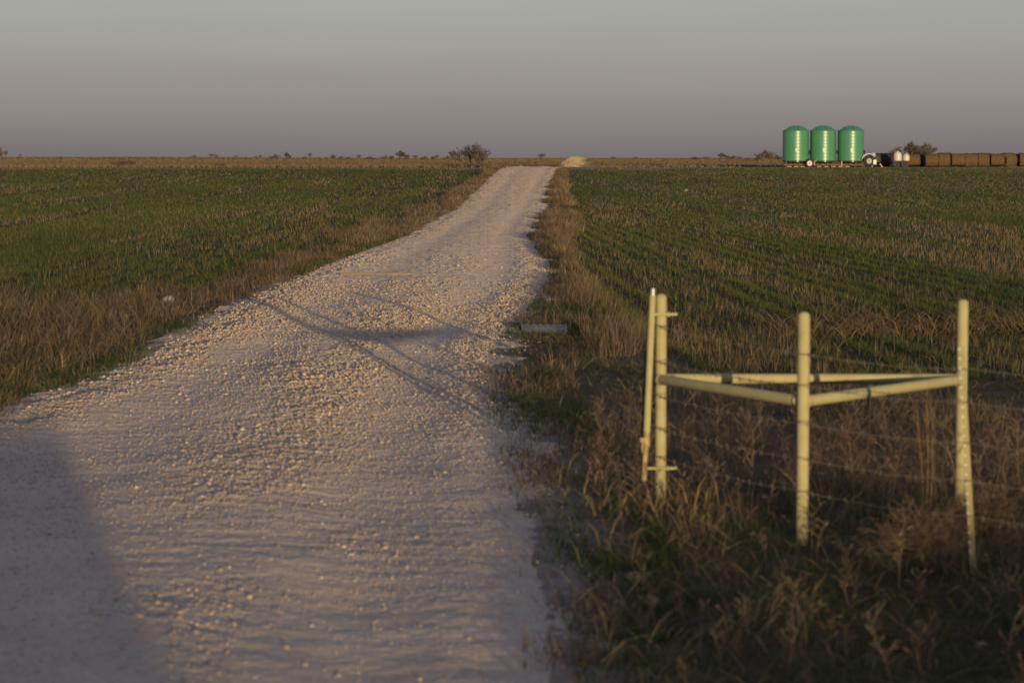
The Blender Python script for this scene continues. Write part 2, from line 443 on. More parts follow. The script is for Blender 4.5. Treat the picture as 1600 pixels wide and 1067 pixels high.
lo = loose(RX, RY)
amp = sstep(60, 18, RY)
RZ = prof(RX, RY) + crown(RX, RY)
edge_in = np.minimum(T_ - 0, 1 - T_) * (r - l)
for tc_, wd in ((.30, .12), (.80, .10)):
    RZ -= .028 * np.exp(-((T_ - tc_) / wd) ** 2) * (.5 + fbm(RX * .6, RY * .3, 52))
RZ += .035 * (fbm(RX * .7, RY * .55, 53) - .5) * amp
RZ += .010 * (fbm(RX * 3.1, RY * 2.2, 54) - .5) * amp
wash = np.sin(RY * 2 * math.pi / .27 + 1.5 * fbm(RX * 1.2, RY * .8, 55) * 3) * sstep(.5, .7, fbm(RX * .8, RY * .35, 56) + .2 * sstep(16, 9, RY))
RZ += .0012 * wash * sstep(26, 14, RY)
# crushed-stone roughness, as fine as the mesh resolves at each distance
sp = RS * RY
lv = np.log(RY) / RS
lane_ = np.exp(-((T_ - .36) / .10) ** 2) + np.exp(-((T_ - .80) / .09) ** 2)
rough = (.36 + .5 * lo) * (1 - .35 * lane_) * (1 - .35 * sstep(30, 60, RY))
RZ += rough * sp * 1.5 * (vnoise(RX / (2.3 * sp), lv / 2.3, 57) - .5)
RZ += rough * sp * 1.5 * (vnoise(RX / (5.1 * sp), lv / 4.7, 58) - .5)
RZ += rough * sp * .9 * (np.random.default_rng(5).random(RX.shape) - .5)
RZ += (.004 + .016 * lo) * (fbm(RX * 14, RY * 11, 59, 2) - .5) * amp
we = sstep(-.50, .34, edge_in + ew * (fbm(RX * 1.5, RY * 1.2, 51) - .5) * 1.5 + .26 * (fbm(RX * 5, RY * 3, 50) - .5))
RZ = we * RZ + (1 - we) * (terr(RX, RY) - .035 * (1 - we) ** 4)
n0, n1 = RX.shape
idx = np.arange(n0 * n1).reshape(n0, n1)
quads = np.stack([idx[:-1, :-1], idx[:-1, 1:], idx[1:, 1:], idx[1:, :-1]], -1).reshape(-1, 4)
road = np_mesh('road', np.stack([RX, RY, RZ], -1).reshape(-1, 3), quads, M_ROAD, smooth=True, nside=4)
tag(road, kind='structure')
def road_z(x, y):
    """surface height of the road, near the camera (nearest grid point)"""
    i = np.clip(np.searchsorted(ry, y), 0, n0 - 1)
    t = (x - xl(y)) / (xr(y) - xl(y)); j = np.clip(np.round((t + .14) / 1.28 * (NT - 1)).astype(int), 0, n1 - 1)
    return RZ[i, j]
# the farm track that turns right past the crest towards the tanks
tp = [(2.2, 190), (4.2, 197), (7, 205), (10.5, 222), (14, 245), (19, 258), (28, 266), (45, 269), (75, 271), (120, 272)]
tw = [5.2, 6, 5.5, 4, 4, 5, 7, 8, 8, 8]
s_ = np.linspace(0, len(tp) - 1, 160); kk = np.arange(len(tp))
cx = np.interp(s_, kk, [p[0] for p in tp]); cy = np.interp(s_, kk, [p[1] for p in tp]); cw = np.interp(s_, kk, tw)
dx, dy = np.gradient(cx), np.gradient(cy); ln = np.hypot(dx, dy); nxv, nyv = -dy / ln, dx / ln
aa = np.linspace(-.5, .5, 9)
TX = cx[:, None] + nxv[:, None] * aa * cw[:, None]; TY = cy[:, None] + nyv[:, None] * aa * cw[:, None]
TZ = terr(TX, TY) + .06 - .10 * (np.abs(aa) * 2) ** 4
idx = np.arange(TX.size).reshape(TX.shape)
quads = np.stack([idx[:-1, :-1], idx[:-1, 1:], idx[1:, 1:], idx[1:, :-1]], -1).reshape(-1, 4)
tag(np_mesh('farm_track', np.stack([TX, TY, TZ], -1).reshape(-1, 3), quads, M_TRACK, smooth=True, nside=4), kind='structure')
def gz(x, y): return float(terr(np.array([float(x)]), np.array([float(y)]))[0])

# ------------------------------------------------------------------ loose gravel (stuff)
def stones(px, py, pz, size, name, seed):
    r_ = np.random.default_rng(seed)
    bm = bmesh.new(); bmesh.ops.create_icosphere(bm, subdivisions=1, radius=1)
    bv = np.array([v.co[:] for v in bm.verts]); bf = np.array([[v.index for v in f.verts] for f in bm.faces]); bm.free()
    n = len(px); m = len(bv)
    jit = bv[None] * (1 + .55 * (r_.random((n, m, 1)) - .5)) * (np.stack([r_.uniform(.7, 1.25, n), r_.uniform(.7, 1.25, n), r_.uniform(.5, .85, n)], -1)[:, None])
    a = r_.uniform(0, 6.28, n); ca, sa = np.cos(a)[:, None], np.sin(a)[:, None]
    X = jit[..., 0] * ca - jit[..., 1] * sa; Y = jit[..., 0] * sa + jit[..., 1] * ca
    V = np.stack([X, Y, jit[..., 2]], -1) * size[:, None, None] + np.stack([px, py, pz + .25 * size], -1)[:, None]
    F = bf[None] + (np.arange(n) * m)[:, None, None]
    o = np_mesh(name, V.reshape(-1, 3), F.reshape(-1, 3), M_STONE, tint=np.repeat(r_.random(n), m))
    return o
n = 260000
py = 6.5 + (46 - 6.5) * rng.random(n) ** 1.35
px = xl(py) - .3 + (xr(py) - xl(py) + .75) * rng.random(n)
outs = np.maximum(px - xr(py), xl(py) - px)
keep = rng.random(n) < (.015 + .62 * loose(px, py) ** 1.5 * sstep(.12, -.1, outs) + .05 * sstep(.4, .05, outs) * (outs > 0)) * np.interp(py, [7, 14, 22, 40], [.45, 1.0, .8, .3])
px, py = px[keep], py[keep]
sz = .004 + .011 * rng.random(len(px)) ** 2.6 + .009 * (rng.random(len(px)) < .02) * rng.random(len(px))
sz *= np.clip(py / 16, .85, 1.35)
pz = np.maximum(road_z(px, py), terr(px, py))
tag(stones(px, py, pz, sz, 'gravel', 3), kind='stuff')
print('stones', len(px))
n = 230000
py = 6.6 * (34 / 6.6) ** rng.random(n); px = xl(py) - .05 + (xr(py) - xl(py) + .08) * rng.random(n)
keep = rng.random(n) < np.clip(.05 + .10 * (py < 17) + .6 * loose(px, py) + .5 * (fbm(px * 2, py * .7, 44) - .45), .03, 1)
px, py = px[keep], py[keep]
def chips(px, py, pz, size, name, seed):
    r_ = np.random.default_rng(seed); n = len(px)
    bv = np.array([(1, 0, 0), (-1, 0, 0), (0, 1, 0), (0, -1, 0), (0, 0, .75), (0, 0, -.75)], float)
    bf = np.array([(0, 2, 4), (2, 1, 4), (1, 3, 4), (3, 0, 4), (2, 0, 5), (1, 2, 5), (3, 1, 5), (0, 3, 5)])
    J = bv[None] * r_.uniform(.6, 1.3, (n, 6, 1)) + r_.normal(0, .22, (n, 6, 3))
    a = r_.uniform(0, 6.28, n); ca, sa = np.cos(a)[:, None], np.sin(a)[:, None]
    V = np.stack([J[..., 0] * ca - J[..., 1] * sa, J[..., 0] * sa + J[..., 1] * ca, J[..., 2]], -1) * size[:, None, None] + np.stack([px, py, pz + .2 * size], -1)[:, None]
    F = bf[None] + (np.arange(n) * 6)[:, None, None]
    return np_mesh(name, V.reshape(-1, 3), F.reshape(-1, 3), M_STONE, tint=np.repeat(r_.random(n) * .8, 6))
sz = (.00034 * py + .0010) * rng.uniform(.6, 1.5, len(px))
tag(chips(px, py, road_z(px, py), sz, 'fine_gravel', 8), kind='stuff')
print('chips', len(px))

# ------------------------------------------------------------------ grasses (stuff)
def blades(name, mat, bx, by, bz, h, wd, lean, tint, segs=1, seed=1, lean_az=None, parent=None):
    r_ = np.random.default_rng(seed); n = len(bx)
    a = r_.uniform(0, math.pi, n); wx, wy = np.cos(a) * wd / 2, np.sin(a) * wd / 2
    la = r_.uniform(0, 2 * math.pi, n) if lean_az is None else lean_az
    lx, ly = np.cos(la) * lean * h, np.sin(la) * lean * h
    hz = h * np.sqrt(np.clip(1 - np.minimum(lean, .98) ** 2, .03, 1))
    B = np.stack([bx, by, bz], -1); W = np.stack([wx, wy, wx * 0], -1)
    tip = B + np.stack([lx, ly, hz], -1)
    if segs == 1:
        V = np.stack([B - W, B + W, tip], 1); F = np.array([[0, 1, 2]]); m = 3
    else:
        mid = B + np.stack([lx * .33, ly * .33, hz * .62], -1)
        V = np.stack([B - W, B + W, mid - W * .75, mid + W * .75, tip], 1); F = np.array([[0, 1, 3], [0, 3, 2], [2, 3, 4]]); m = 5
    FF = F[None] + (np.arange(n) * m)[:, None, None]
    return np_mesh(name, V.reshape(-1, 3), FF.reshape(-1, 3), mat, tint=np.repeat(tint, m), parent=parent)

def wedge(n, y0, y1, p, side):
    """points with a density that thins out with distance"""
    u = rng.random(n); y = y0 * (y1 / y0) ** (u ** p)
    lim = .235 * y + 1.5
    x = rng.random(n) * lim * side
    return x, y
ROWM = -0.0265
def rowed(x, y, pitch, jit):
    c = x - ROWM * y
    c = (np.round(c / pitch)) * pitch + rng.normal(0, 1, len(x)) * (jit + .0006 * y)
    return c + ROWM * y
for side, nm, fn, rs in ((-1, 'wheat_shoots', in_left, 61), (1, 'wheat_shoots', in_right, 62)):
    n = 330000 if side > 0 else 300000
    x, y = wedge(n, 19 if side > 0 else 27, 268 if side > 0 else 188, .95, side)
    x = rowed(x, y, .42, .06)
    k = fn(x, y)
    c = x - ROWM * y
    bare = .5 * fbm(c * .55, y * .05, rs) + .5 * fbm(c * 1.9, y * .025, rs + 30)
    k &= rng.random(n) < sstep(.60, .44, bare) * .85 + .15
    x, y = x[k], y[k]
    h = rng.uniform(.05, .11, len(x)) * (.8 + .5 * fbm(x * .3, y * .1, rs + 1))
    wd = np.maximum(.006, .00022 * y) * rng.uniform(.8, 1.5, len(x))
    t = np.clip(.9 * fbm(x * .25, y * .06, rs + 2) + .5 * rng.random(len(x)) - .2, 0, 1)
    o = blades(nm, M_WHEAT, x, y, terr(x, y) - .005, h, wd, rng.uniform(.1, .75, len(x)), t, 1, rs)
    tag(o, kind='stuff')
    # straw stubble standing in streaks along the rows
    n = 260000
    x, y = wedge(n, 19 if side > 0 else 27, 268 if side > 0 else 188, 1.0, side)
    k = fn(x, y); x, y = x[k], y[k]
    c = x - ROWM * y
    d = fbm(c * .55, y * .05, rs)
    d2 = .6 * fbm(c * 1.9, y * .025, rs + 30) + .4 * fbm(c * 3, y * .4, rs + 9)
    k = rng.random(len(x)) < sstep(.48, .66, d * .45 + d2 * .55) * .38 + .06
    x, y = x[k], y[k]
    wd = np.maximum(.005, .00017 * y) * rng.uniform(.7, 1.3, len(x))
    o = blades('stubble', M_STUBBLE, x, y, terr(x, y) - .005, rng.uniform(.07, .17, len(x)), wd, rng.uniform(0, .55, len(x)), rng.random(len(x)), 1, rs + 5)
    tag(o, kind='stuff')
    print(nm, len(x))

def tufts(n, y0, y1, p, xfun, per, spread, hh, seed, mask=None, hvar=.5):
    """tussocks: bases of many blades gathered round a centre"""
    r_ = np.random.default_rng(seed)
    y = y0 * (y1 / y0) ** (r_.random(n) ** p); a, b = xfun(y); x = a + (b - a) * r_.random(n)
    if mask is not None:
        k = mask(x, y, r_); x, y = x[k], y[k]
    n = len(x); hs = hh * (1 - hvar + 2 * hvar * r_.random(n)); tn = r_.random(n)
    X = np.repeat(x, per) + r_.normal(0, spread, n * per) ; Y = np.repeat(y, per) + r_.normal(0, spread, n * per)
    az = np.arctan2(Y - np.repeat(y, per), X - np.repeat(x, per)) + r_.normal(0, .7, n * per)
    H = np.repeat(hs, per) * r_.uniform(.35, 1.1, n * per)
    T = np.clip(np.repeat(tn, per) * .75 + r_.random(n * per) * .5 - .12, 0, 1)
    return X, Y, H, az, T

# right verge, dry
def span_r(y): return xr(y) + .05, np.minimum(np.interp(y, FRT[:, 1], FRT[:, 0]) + .2 + np.maximum(0, 23.6 - y) * 3.0, .25 * y + 1.2)
def mask_r(x, y, r_):
    d = fbm(x * .55, y * .35, 71)
    return (~in_right(x, y)) & (r_.random(len(x)) < sstep(.34, .62, d) * np.interp(y, [6.5, 9.6, 11, 17, 25], [.30, .30, .7, .7, 1.0]))
X, Y, H, AZ, T = tufts(10500, 6.5, 190, .62, span_r, 20, .06, .34, 72, mask_r)
H *= np.interp(Y, [6.5, 9.6, 11.5, 17, 30, 60, 130, 190], [.36, .38, .6, .65, .65, .8, .8, .4]) * np.clip((X - xr(Y)) / .8 + .25, .3, 1)
culv = (np.abs(X - .25) < .45) & (Y > 20.5) & (Y < 24.6)
H = np.where(culv, H * .3, H)
wd = np.maximum(.0026, .00016 * Y) * rng.uniform(.7, 1.3, len(X))
k = (X > xr(Y) + .02)
tag(blades('dry_grass', M_DRY, X[k], Y[k], terr(X, Y)[k] - .01, H[k], wd[k], rng.uniform(.1, .8, k.sum()), T[k], 2, 73, AZ[k]), kind='stuff')
print('dry right', k.sum())
# short straw and green clumps creeping over the right shoulder
n = 26000
y = 6.8 + 13 * rng.random(n) ** 1.2; x = xr(y) - .12 + .75 * rng.random(n)
k = rng.random(n) < sstep(.38, .62, fbm(x * 2.2, y * 1.1, 74)) * np.clip((x - xr(y) + .12) / .35, .05, 1)
x, y = x[k], y[k]; n = len(x); g_ = fbm(x * 1.5, y * .9, 75) > .5
zz_ = np.maximum(terr(x, y), np.where(x < xr(y) + .1, road_z(x, y), -9)) - .005
for m_, sel in ((M_DRY, ~g_), (M_GREEN, g_)):
    q_ = sel.sum()
    tag(blades('dry_grass' if m_ is M_DRY else 'green_grass', m_, x[sel], y[sel], zz_[sel], rng.uniform(.03, .12, q_), rng.uniform(.0025, .006, q_), rng.uniform(.3, .97, q_), rng.random(q_), 2, 76), kind='stuff')
# left verge, dry
def span_l(y): return np.maximum(np.interp(y, FLT[:, 1], FLT[:, 0]) - np.maximum(0, 33 - y) * 1.2 - .2, -.24 * y - .8), xl(y) - .05
def mask_l(x, y, r_):
    d = fbm(x * .5, y * .3, 81)
    return (~in_left(x, y)) & (x > -.26 * y - 1) & (r_.random(len(x)) < np.maximum(sstep(.30, .58, d), .35 * (y < 32)))
X, Y, H, AZ, T = tufts(15000, 14, 190, .85, span_l, 16, .07, .27, 82, mask_l, .7)
H *= np.interp(Y, [14, 26, 34, 60, 190], [.6, .5, .5, .75, 1.0]) * (.15 + 1.5 * fbm(X * .9, Y * .45, 84)) * np.clip((xl(Y) - X) / .6 + .35, .3, 1.15)
wd = np.maximum(.0045, .00014 * Y) * rng.uniform(.7, 1.3, len(X))
k = (X < xl(Y) - .03)
tag(blades('dry_grass', M_DRY, X[k], Y[k], terr(X, Y)[k] - .01, H[k], wd[k], rng.uniform(.1, .95, k.sum()), T[k], 2, 83, AZ[k]), kind='stuff')
print('dry left', k.sum())
# low green grass in the ditches
def mask_g(x, y, r_):
    d = fbm(x * .7, y * .5, 91)
    pr = sstep(.42, .62, d) * np.interp(y, [11, 14, 22, 30], [1, .35, .3, .6]) + .8 * (y < 10.3) * sstep(.25, .5, d)
    return (~in_right(x, y)) & (r_.random(len(x)) < pr)
X, Y, H, AZ, T = tufts(10000, 6.5, 45, .8, span_r, 18, .05, .09, 92, mask_g)
wd = np.maximum(.0026, .00018 * Y) * rng.uniform(.7, 1.3, len(X))
k = (X > xr(Y) + .08)
tag(blades('green_grass', M_GREEN, X[k], Y[k], terr(X, Y)[k] - .008, H[k], wd[k], rng.uniform(.2, .85, k.sum()), T[k], 2, 93, AZ[k]), kind='stuff')
def mask_gl(x, y, r_):
    return (~in_left(x, y)) & (x > -.26 * y - 1) & (r_.random(len(x)) < sstep(.36, .52, fbm(x * .6, y * .4, 95)))
X, Y, H, AZ, T = tufts(6500, 14, 60, .9, span_l, 16, .06, .11, 96, mask_gl)
wd = np.maximum(.004, .00018 * Y) * rng.uniform(.7, 1.3, len(X))
k = (X < xl(Y) - .06)
tag(blades('green_grass', M_GREEN, X[k], Y[k], terr(X, Y)[k] - .008, H[k], wd[k], rng.uniform(.2, .85, k.sum()), T[k], 2, 97, AZ[k]), kind='stuff')
# fallen straw lying about
n = 9000
y = 7 + 30 * rng.random(n) ** 1.4; side = rng.random(n) < .75
x = np.where(side, xr(y) + .05 + rng.random(n) ** 1.3 * (.24 * y - xr(y)), xl(y) - .05 - rng.random(n) * 2.0)
h = rng.uniform(.08, .4, n)
tag(blades('fallen_straw', M_STUBBLE, x, y, terr(x, y) + .02, h * .8, rng.uniform(.003, .007, n), rng.uniform(.9, 1.0, n), rng.random(n), 2, 99), kind='stuff')

# flattened straw mat at the field's near edge, and broad fallen leaves by the road-side post
n = 2600
x = rng.uniform(2.6, 7.5, n); y = 24.0 + .10 * x + rng.normal(0, .5, n)
tag(blades('fallen_straw', M_STUBBLE, x, y, terr(x, y) + .02, rng.uniform(.1, .4, n), rng.uniform(.006, .013, n), rng.uniform(.75, 1.0, n), rng.random(n) * .7, 2, 98), kind='stuff')
n = 150
x = np.concatenate([rng.normal(.84, .14, 80), rng.normal(.43, .09, 70)]); y = np.concatenate([rng.normal(11.5, .25, 80), rng.normal(11.8, .9, 70)])
tag(blades('fallen_straw', M_STUBBLE, x, y, terr(x, y) + .03, rng.uniform(.06, .2, n), rng.uniform(.004, .010, n), rng.uniform(.35, .95, n), .4 + .6 * rng.random(n), 2, 94), kind='stuff')

n = 9000
y = 16 + 16 * rng.random(n); x = xl(y) - .5 - rng.random(n) * (.24 * y - 2.2)
k = rng.random(n) < sstep(.35, .6, fbm(x * .5, y * .35, 85)) + .2
x, y = x[k], y[k]; n = len(x)
tag(blades('fallen_straw', M_STUBBLE, x, y, terr(x, y) + .02, rng.uniform(.08, .32, n), rng.uniform(.003, .008, n), rng.uniform(.55, 1.0, n), rng.random(n) * .8, 2, 86), kind='stuff')

# dead branching weeds round the fence (stuff)
def weeds(n, xs, ys, hs, seed, name='dead_weeds'):
    r_ = np.random.default_rng(seed); V = []; F = []; TT = []; base = 0
    def stick(p, q, r0, r1, tn):
        nonlocal base
        d = q - p; d = d / (np.linalg.norm(d) + 1e-9); u = np.cross(d, [0.3, .2, 1.0]); u /= np.linalg.norm(u) + 1e-9; v = np.cross(d, u)
        for c, r0_ in ((p, r0), (q, r1)):
            for k in range(3): V.append(c + (u * math.cos(2.094 * k) + v * math.sin(2.094 * k)) * r0_); TT.append(tn)
        for k in range(3):
            a, b = base + k, base + (k + 1) % 3
            F.append((a, b, b + 3)); F.append((a, b + 3, a + 3))
        base += 6
    for i in range(n):
        p = np.array([xs[i], ys[i], gz(xs[i], ys[i]) - .02]); H = hs[i]; tn = r_.random()
        az = r_.uniform(0, 6.28); ln = r_.uniform(0, .35)
        d = np.array([math.cos(az) * ln, math.sin(az) * ln, 1.0]); d /= np.linalg.norm(d)
        q = p.copy(); rr = .0020 + .0012 * r_.random()
        segs = 4
        for s in range(segs):
            e = q + d * H / segs
            stick(q, e, rr * (1 - s / 5), rr * (1 - (s + 1) / 5), tn)
            if s >= 1:
                for b in range(r_.integers(2, 5)):
                    az2 = r_.uniform(0, 6.28); L = H * r_.uniform(.12, .34)
                    bd = np.array([math.cos(az2), math.sin(az2), r_.uniform(.5, 1.6)]); bd /= np.linalg.norm(bd)
                    o_ = q + (e - q) * r_.random(); e2 = o_ + bd * L
                    stick(o_, e2, rr * .5, rr * .3, tn)
                    for c in range(2):
                        bd2 = bd + r_.normal(0, .5, 3); bd2 /= np.linalg.norm(bd2)
                        m_ = o_ + bd * L * r_.uniform(.4, .9)
                        if r_.random() < .12:
                            hd = m_ + bd2 * L * .45; stick(hd - bd2 * .008, hd + bd2 * .012, .0032, .001, min(1, tn + .15))
                        stick(m_, m_ + bd2 * L * .45, rr * .35, rr * .25, min(1, tn + .1))
            d = d + r_.normal(0, .10, 3); d /= np.linalg.norm(d); q = e
    return tag(np_mesh(name, np.array(V), np.array(F), M_WEED, tint=np.array(TT)), kind='stuff')
n = 480
wy = rng.uniform(11.3, 14.6, n); wx = rng.uniform(.42, 3.7, n)
k = rng.random(n) < sstep(.3, .55, fbm(wx * .9, wy * .6, 101)) + .25
weeds(k.sum(), wx[k], wy[k], rng.uniform(.16, .44, k.sum()), 102)
n = 100
wy = rng.uniform(7.2, 10.6, n); wx = .45 + rng.random(n) * (.24 * wy - .3)
weeds(n, wx, wy, rng.uniform(.09, .26, n), 103)

# ------------------------------------------------------------------ corner brace of the pipe fence
ZB = -0.60
P1, P2, P3 = (.985, 15.93), (1.745, 14.42), (2.965, 15.87)
T1, T2 = (2.60, 13.45), (4.25, 11.6)
RAILZ = .247
fence = empty('pipe_fence', (P2[0], P2[1], ZB), 0, 'cream pipe corner brace of three posts and three rails strung with barbed wire', 'fence')
O = Vector(fence.location)
def rel(p): return Vector(p) - O
PR = .0365
for (px_, py_), top in ((P1, .807), (P2, .784), (P3, .774)):
    pr = [(PR, ZB - .25), (PR, top - .03), (PR * .93, top - .014), (PR * .72, top - .004), (PR * .35, top + .002), (.0005, top + .003)]
    MB().lathe([(a, b - O.z) for a, b in pr], 20, c=(px_ - O.x, py_ - O.y, 0)).build('post', M_PIPE, fence)
def rail(a, b, r=.0335):
    a, b = Vector(a), Vector(b); d = (b - a).normalized()
    mb = MB(); mb.tube([rel(a - d * r * .8), rel(a - d * r * .35), rel(a + d * .002), rel(b - d * .002), rel(b + d * r * .35), rel(b + d * r * .8)], [r * .5, r * .9, r, r, r * .9, r * .5], 16)
    o = mb.build('rail', M_PIPE, fence)
    for c, sg in ((a, 1), (b, -1)):      # rough weld bead round each joint
        u = d.cross(Vector((0, 0, 1))).normalized(); v = d.cross(u); n_ = 26
        ring = [rel(c + d * sg * (.004 + random.uniform(-.003, .003)) + (u * math.cos(t) + v * math.sin(t)) * (r * 1.03 + random.uniform(0, .002))) for t in np.linspace(0, 2 * math.pi, n_)]
        MB().tube(ring, [.0045 + random.uniform(-.001, .0015) for _ in ring], 6).build('weld', M_RUSTPIPE, o)
    return o
rail((P1[0] + .03, P1[1] + .005, RAILZ), (P3[0] - .03, P3[1], RAILZ + .005))
rail((P1[0] - .004, P1[1] - .05, RAILZ), (P2[0] - .02, P2[1] + .055, RAILZ))
rail((P2[0] + .03, P2[1] + .045, RAILZ), (P3[0] - .035, P3[1] - .03, RAILZ))
# studded steel line posts
def tpost(bx, by, bz, tx, ty, tz, studs=True):
    mb = MB(); a, b = Vector((bx, by, bz)), Vector((tx, ty, tz)); up = (b - a).normalized()
    f = Vector((-.45, -.89, 0)); f = (f - up * f.dot(up)).normalized(); sd_ = up.cross(f)
    def slab(c0, c1, hw, hd):
        vs = []
        for c in (c0, c1):
            for u_, v_ in ((-1, -1), (1, -1), (1, 1), (-1, 1)): vs.append(rel(c + sd_ * hw * u_ + f * hd * v_))
        mb.add(vs, [(0, 1, 2, 3), (7, 6, 5, 4), (0, 4, 5, 1), (1, 5, 6, 2), (2, 6, 7, 3), (3, 7, 4, 0)])
    slab(a, b, .017, .003)
    slab(a - f * .019, b - f * .019, .003, .016)
    o = mb.build('steel_post', M_PIPE, fence)
    for i in range(22 if studs else 0):
        c = a + (b - a) * (.16 + .83 * i / 21) + f * .005 - sd_ * .012
        MB().tube([rel(c - f * .003), rel(c + f * .006), rel(c + f * .008)], [.0075, .006, .002], 6).build('stud', M_STUD, o)
    return o
tpost(T1[0] + .0, T1[1], -.72, T1[0] - .085, T1[1] + .05, .65)
tpost(T2[0], T2[1], -.72, T2[0] - .03, T2[1], .63, False)
# barbed wire, five strands: gate post - middle post - steel posts
# heights at P1, P2 read off the ties
def hz(d, v): return EYE - d * math.tan(R(4.33) + math.atan((v - 533.5) / 3778))
for k, (v1, v2) in enumerate(((508, 552), (564, 601), (617, 660), (668, 715), (712, 766))):
    z1, z2 = hz(15.9, v1), hz(14.4, v2)
    mb = MB()
    pts = [Vector((P1[0] - .03, P1[1] - .035, z1)), Vector((P2[0] - .02, P2[1] - .040, z2)), Vector((T1[0] - .04, T1[1] - .01, z2 - .01)), Vector((T2[0], T2[1], z2 - .03))]
    for a, b in zip(pts[:-1], pts[1:]):
        L = (b - a).length; n_ = 14
        path = []
        for i in range(n_ + 1):
            t = i / n_
            path.append(a.lerp(b, t) + Vector((0, 0, -.022 * 4 * t * (1 - t) + random.uniform(-.003, .003))))
        mb.tube([rel(p) for p in path], .0025, 5)
        q = .1
        while q < L - .05:
            t = q / L; c = a.lerp(b, t) + Vector((0, 0, -.022 * 4 * t * (1 - t)))
            for j in range(2):
                dv = Vector((random.uniform(-.4, .4), random.uniform(-.4, .4), 1 if j else -.7)).normalized() * .016
                mb.tube([rel(c - dv), rel(c + dv)], .0016, 4)
            q += .13
    for (px_, py_), z_ in ((P1, z1), (P2, z2)):      # wrapped ties
        for dzt in (0, .006):
            mb.tube([(px_ - O.x + (PR + .002) * math.cos(t), py_ - O.y + (PR + .002) * math.sin(t), z_ - O.z + dzt + .007 * math.sin(t + k * 1.7)) for t in np.linspace(0, 6.283, 17)], .0017, 5)
    mb.build('wire', M_RUST, fence)
# gate hinge end hanging on two pins at the road-side post
gate = empty('gate_end', (.90, 15.9, -.42), 0, 'narrow leaning cream gate end pipe hung on hinge pins beside the road-side fence post', 'gate')
O = Vector(gate.location)
MB().tube([rel((.927, 15.9, .80)), rel((.905, 15.9, .25)), rel((.888, 15.9, -.20))], [.0215, .0225, .0235], 14).build('stile', M_PIPE, gate)
MB().tube([rel((.9275, 15.9, .80)), rel((.929, 15.9, .845))], [.017, .016], 12).build('end_cap', M_GALV, gate)
MB().tube([rel((.893, 15.885, -.10)), rel((.874, 15.885, -.405)), rel((.873, 15.885, -.425))], [.0185, .019, .0195], 14).build('lower_pipe', M_RUSTPIPE, gate)
MB().tube([rel((.8728, 15.8849, -.424)), rel((.872, 15.885, -.437))], [.017, .015], 12).build('hollow_shade', M_DARKIRON, gate)  # dark plug draws the shade inside the open pipe end
mb = MB()
mb.tube([rel((.888, 15.96, .42)), rel((.870, 15.96, -.10)), rel((.866, 15.96, -.40))], .011, 8)
mb.build('mesh_edge', M_DARKIRON, gate)
for z_ in (.675, -.345):
    mb = MB()
    mb.tube([rel((.875 if z_ < 0 else .91, 15.895, z_)), rel((1.055, 15.895, z_)), rel((1.09, 15.895, z_ + .002))], [.011, .011, .010], 10)
    mb.tube([rel((1.025, 15.895, z_)), rel((1.035, 15.895, z_))], .02, 6)
    mb.build('hinge_pin', M_PIPE, gate)
mb = MB()
mb.box(rel((.862, 15.875, -.155)), (.03, .012, .03))
mb.tube([rel((.862 + .004 * math.cos(t), 15.865, -.20 + .04 * math.sin(t))) for t in np.linspace(0, 6.28, 12)], .004, 6)
mb.build('latch_chain', M_RUSTPIPE, gate)

fence.location = (1.307, 10.80, -.023); gate.location = (.674, 11.91, .112)
fence.scale = gate.scale = (.749,) * 3       # 55 mm pipe, posts a metre high

# ------------------------------------------------------------------ small things beside the road
# plank on the gravel
def plank():
    mb = MB(); n_ = 18
    vs = []
    for i in range(n_ + 1):
        t = i / n_; x_ = -2.56 + 1.58 * t; wob = .006 * math.sin(9 * t) + random.uniform(-.003, .003)
        hw = .045 if 0 < i < n_ else .03
        for a, b in ((-hw, -.012), (hw, -.012), (hw, .022), (-hw, .022)): vs.append((x_, a + wob, b + .004 * math.sin(5 * t)))
    fs = [(3, 2, 1, 0), tuple(n_ * 4 + q for q in (0, 1, 2, 3))]
    for i in range(n_):
        for k in range(4): fs.append((i * 4 + k, i * 4 + (k + 1) % 4, i * 4 + 4 + (k + 1) % 4, i * 4 + 4 + k))
    mb.add([(v[0] + 1.77, v[1], v[2]) for v in vs], fs)
    return mb.build('plank', solid('bleached_wood', (.20, .165, .12), .9, .2, 6.0, 0, .004))
pl = plank(); pl.location = (-1.77, 36.0, float(prof(np.array([-1.77]), np.array([36.0]))[0]) + .050)
tag(pl, 'long pale plank lying across the gravel road', 'plank')
# corrugated culvert
prof_c = []
L = .46; n_ = 28
for i in range(n_ + 1):
    prof_c.append((.17 + .008 * math.cos(i * 2 * math.pi / 4), -L + L * i / n_))
prof_c += [(.158, .0), (.155, -.44)]
cv = MB().lathe(prof_c, 40, 'X').build('culvert_pipe', solid('weathered_galvanised', (.13, .133, .14), .7, .25, 10.0, .3))
cv.location = (.54, 24.2, -.13); cv.rotation_euler = (0, R(1.5), R(4))
tag(cv, 'grey corrugated metal culvert end showing in dry grass beside the road', 'culvert pipe')

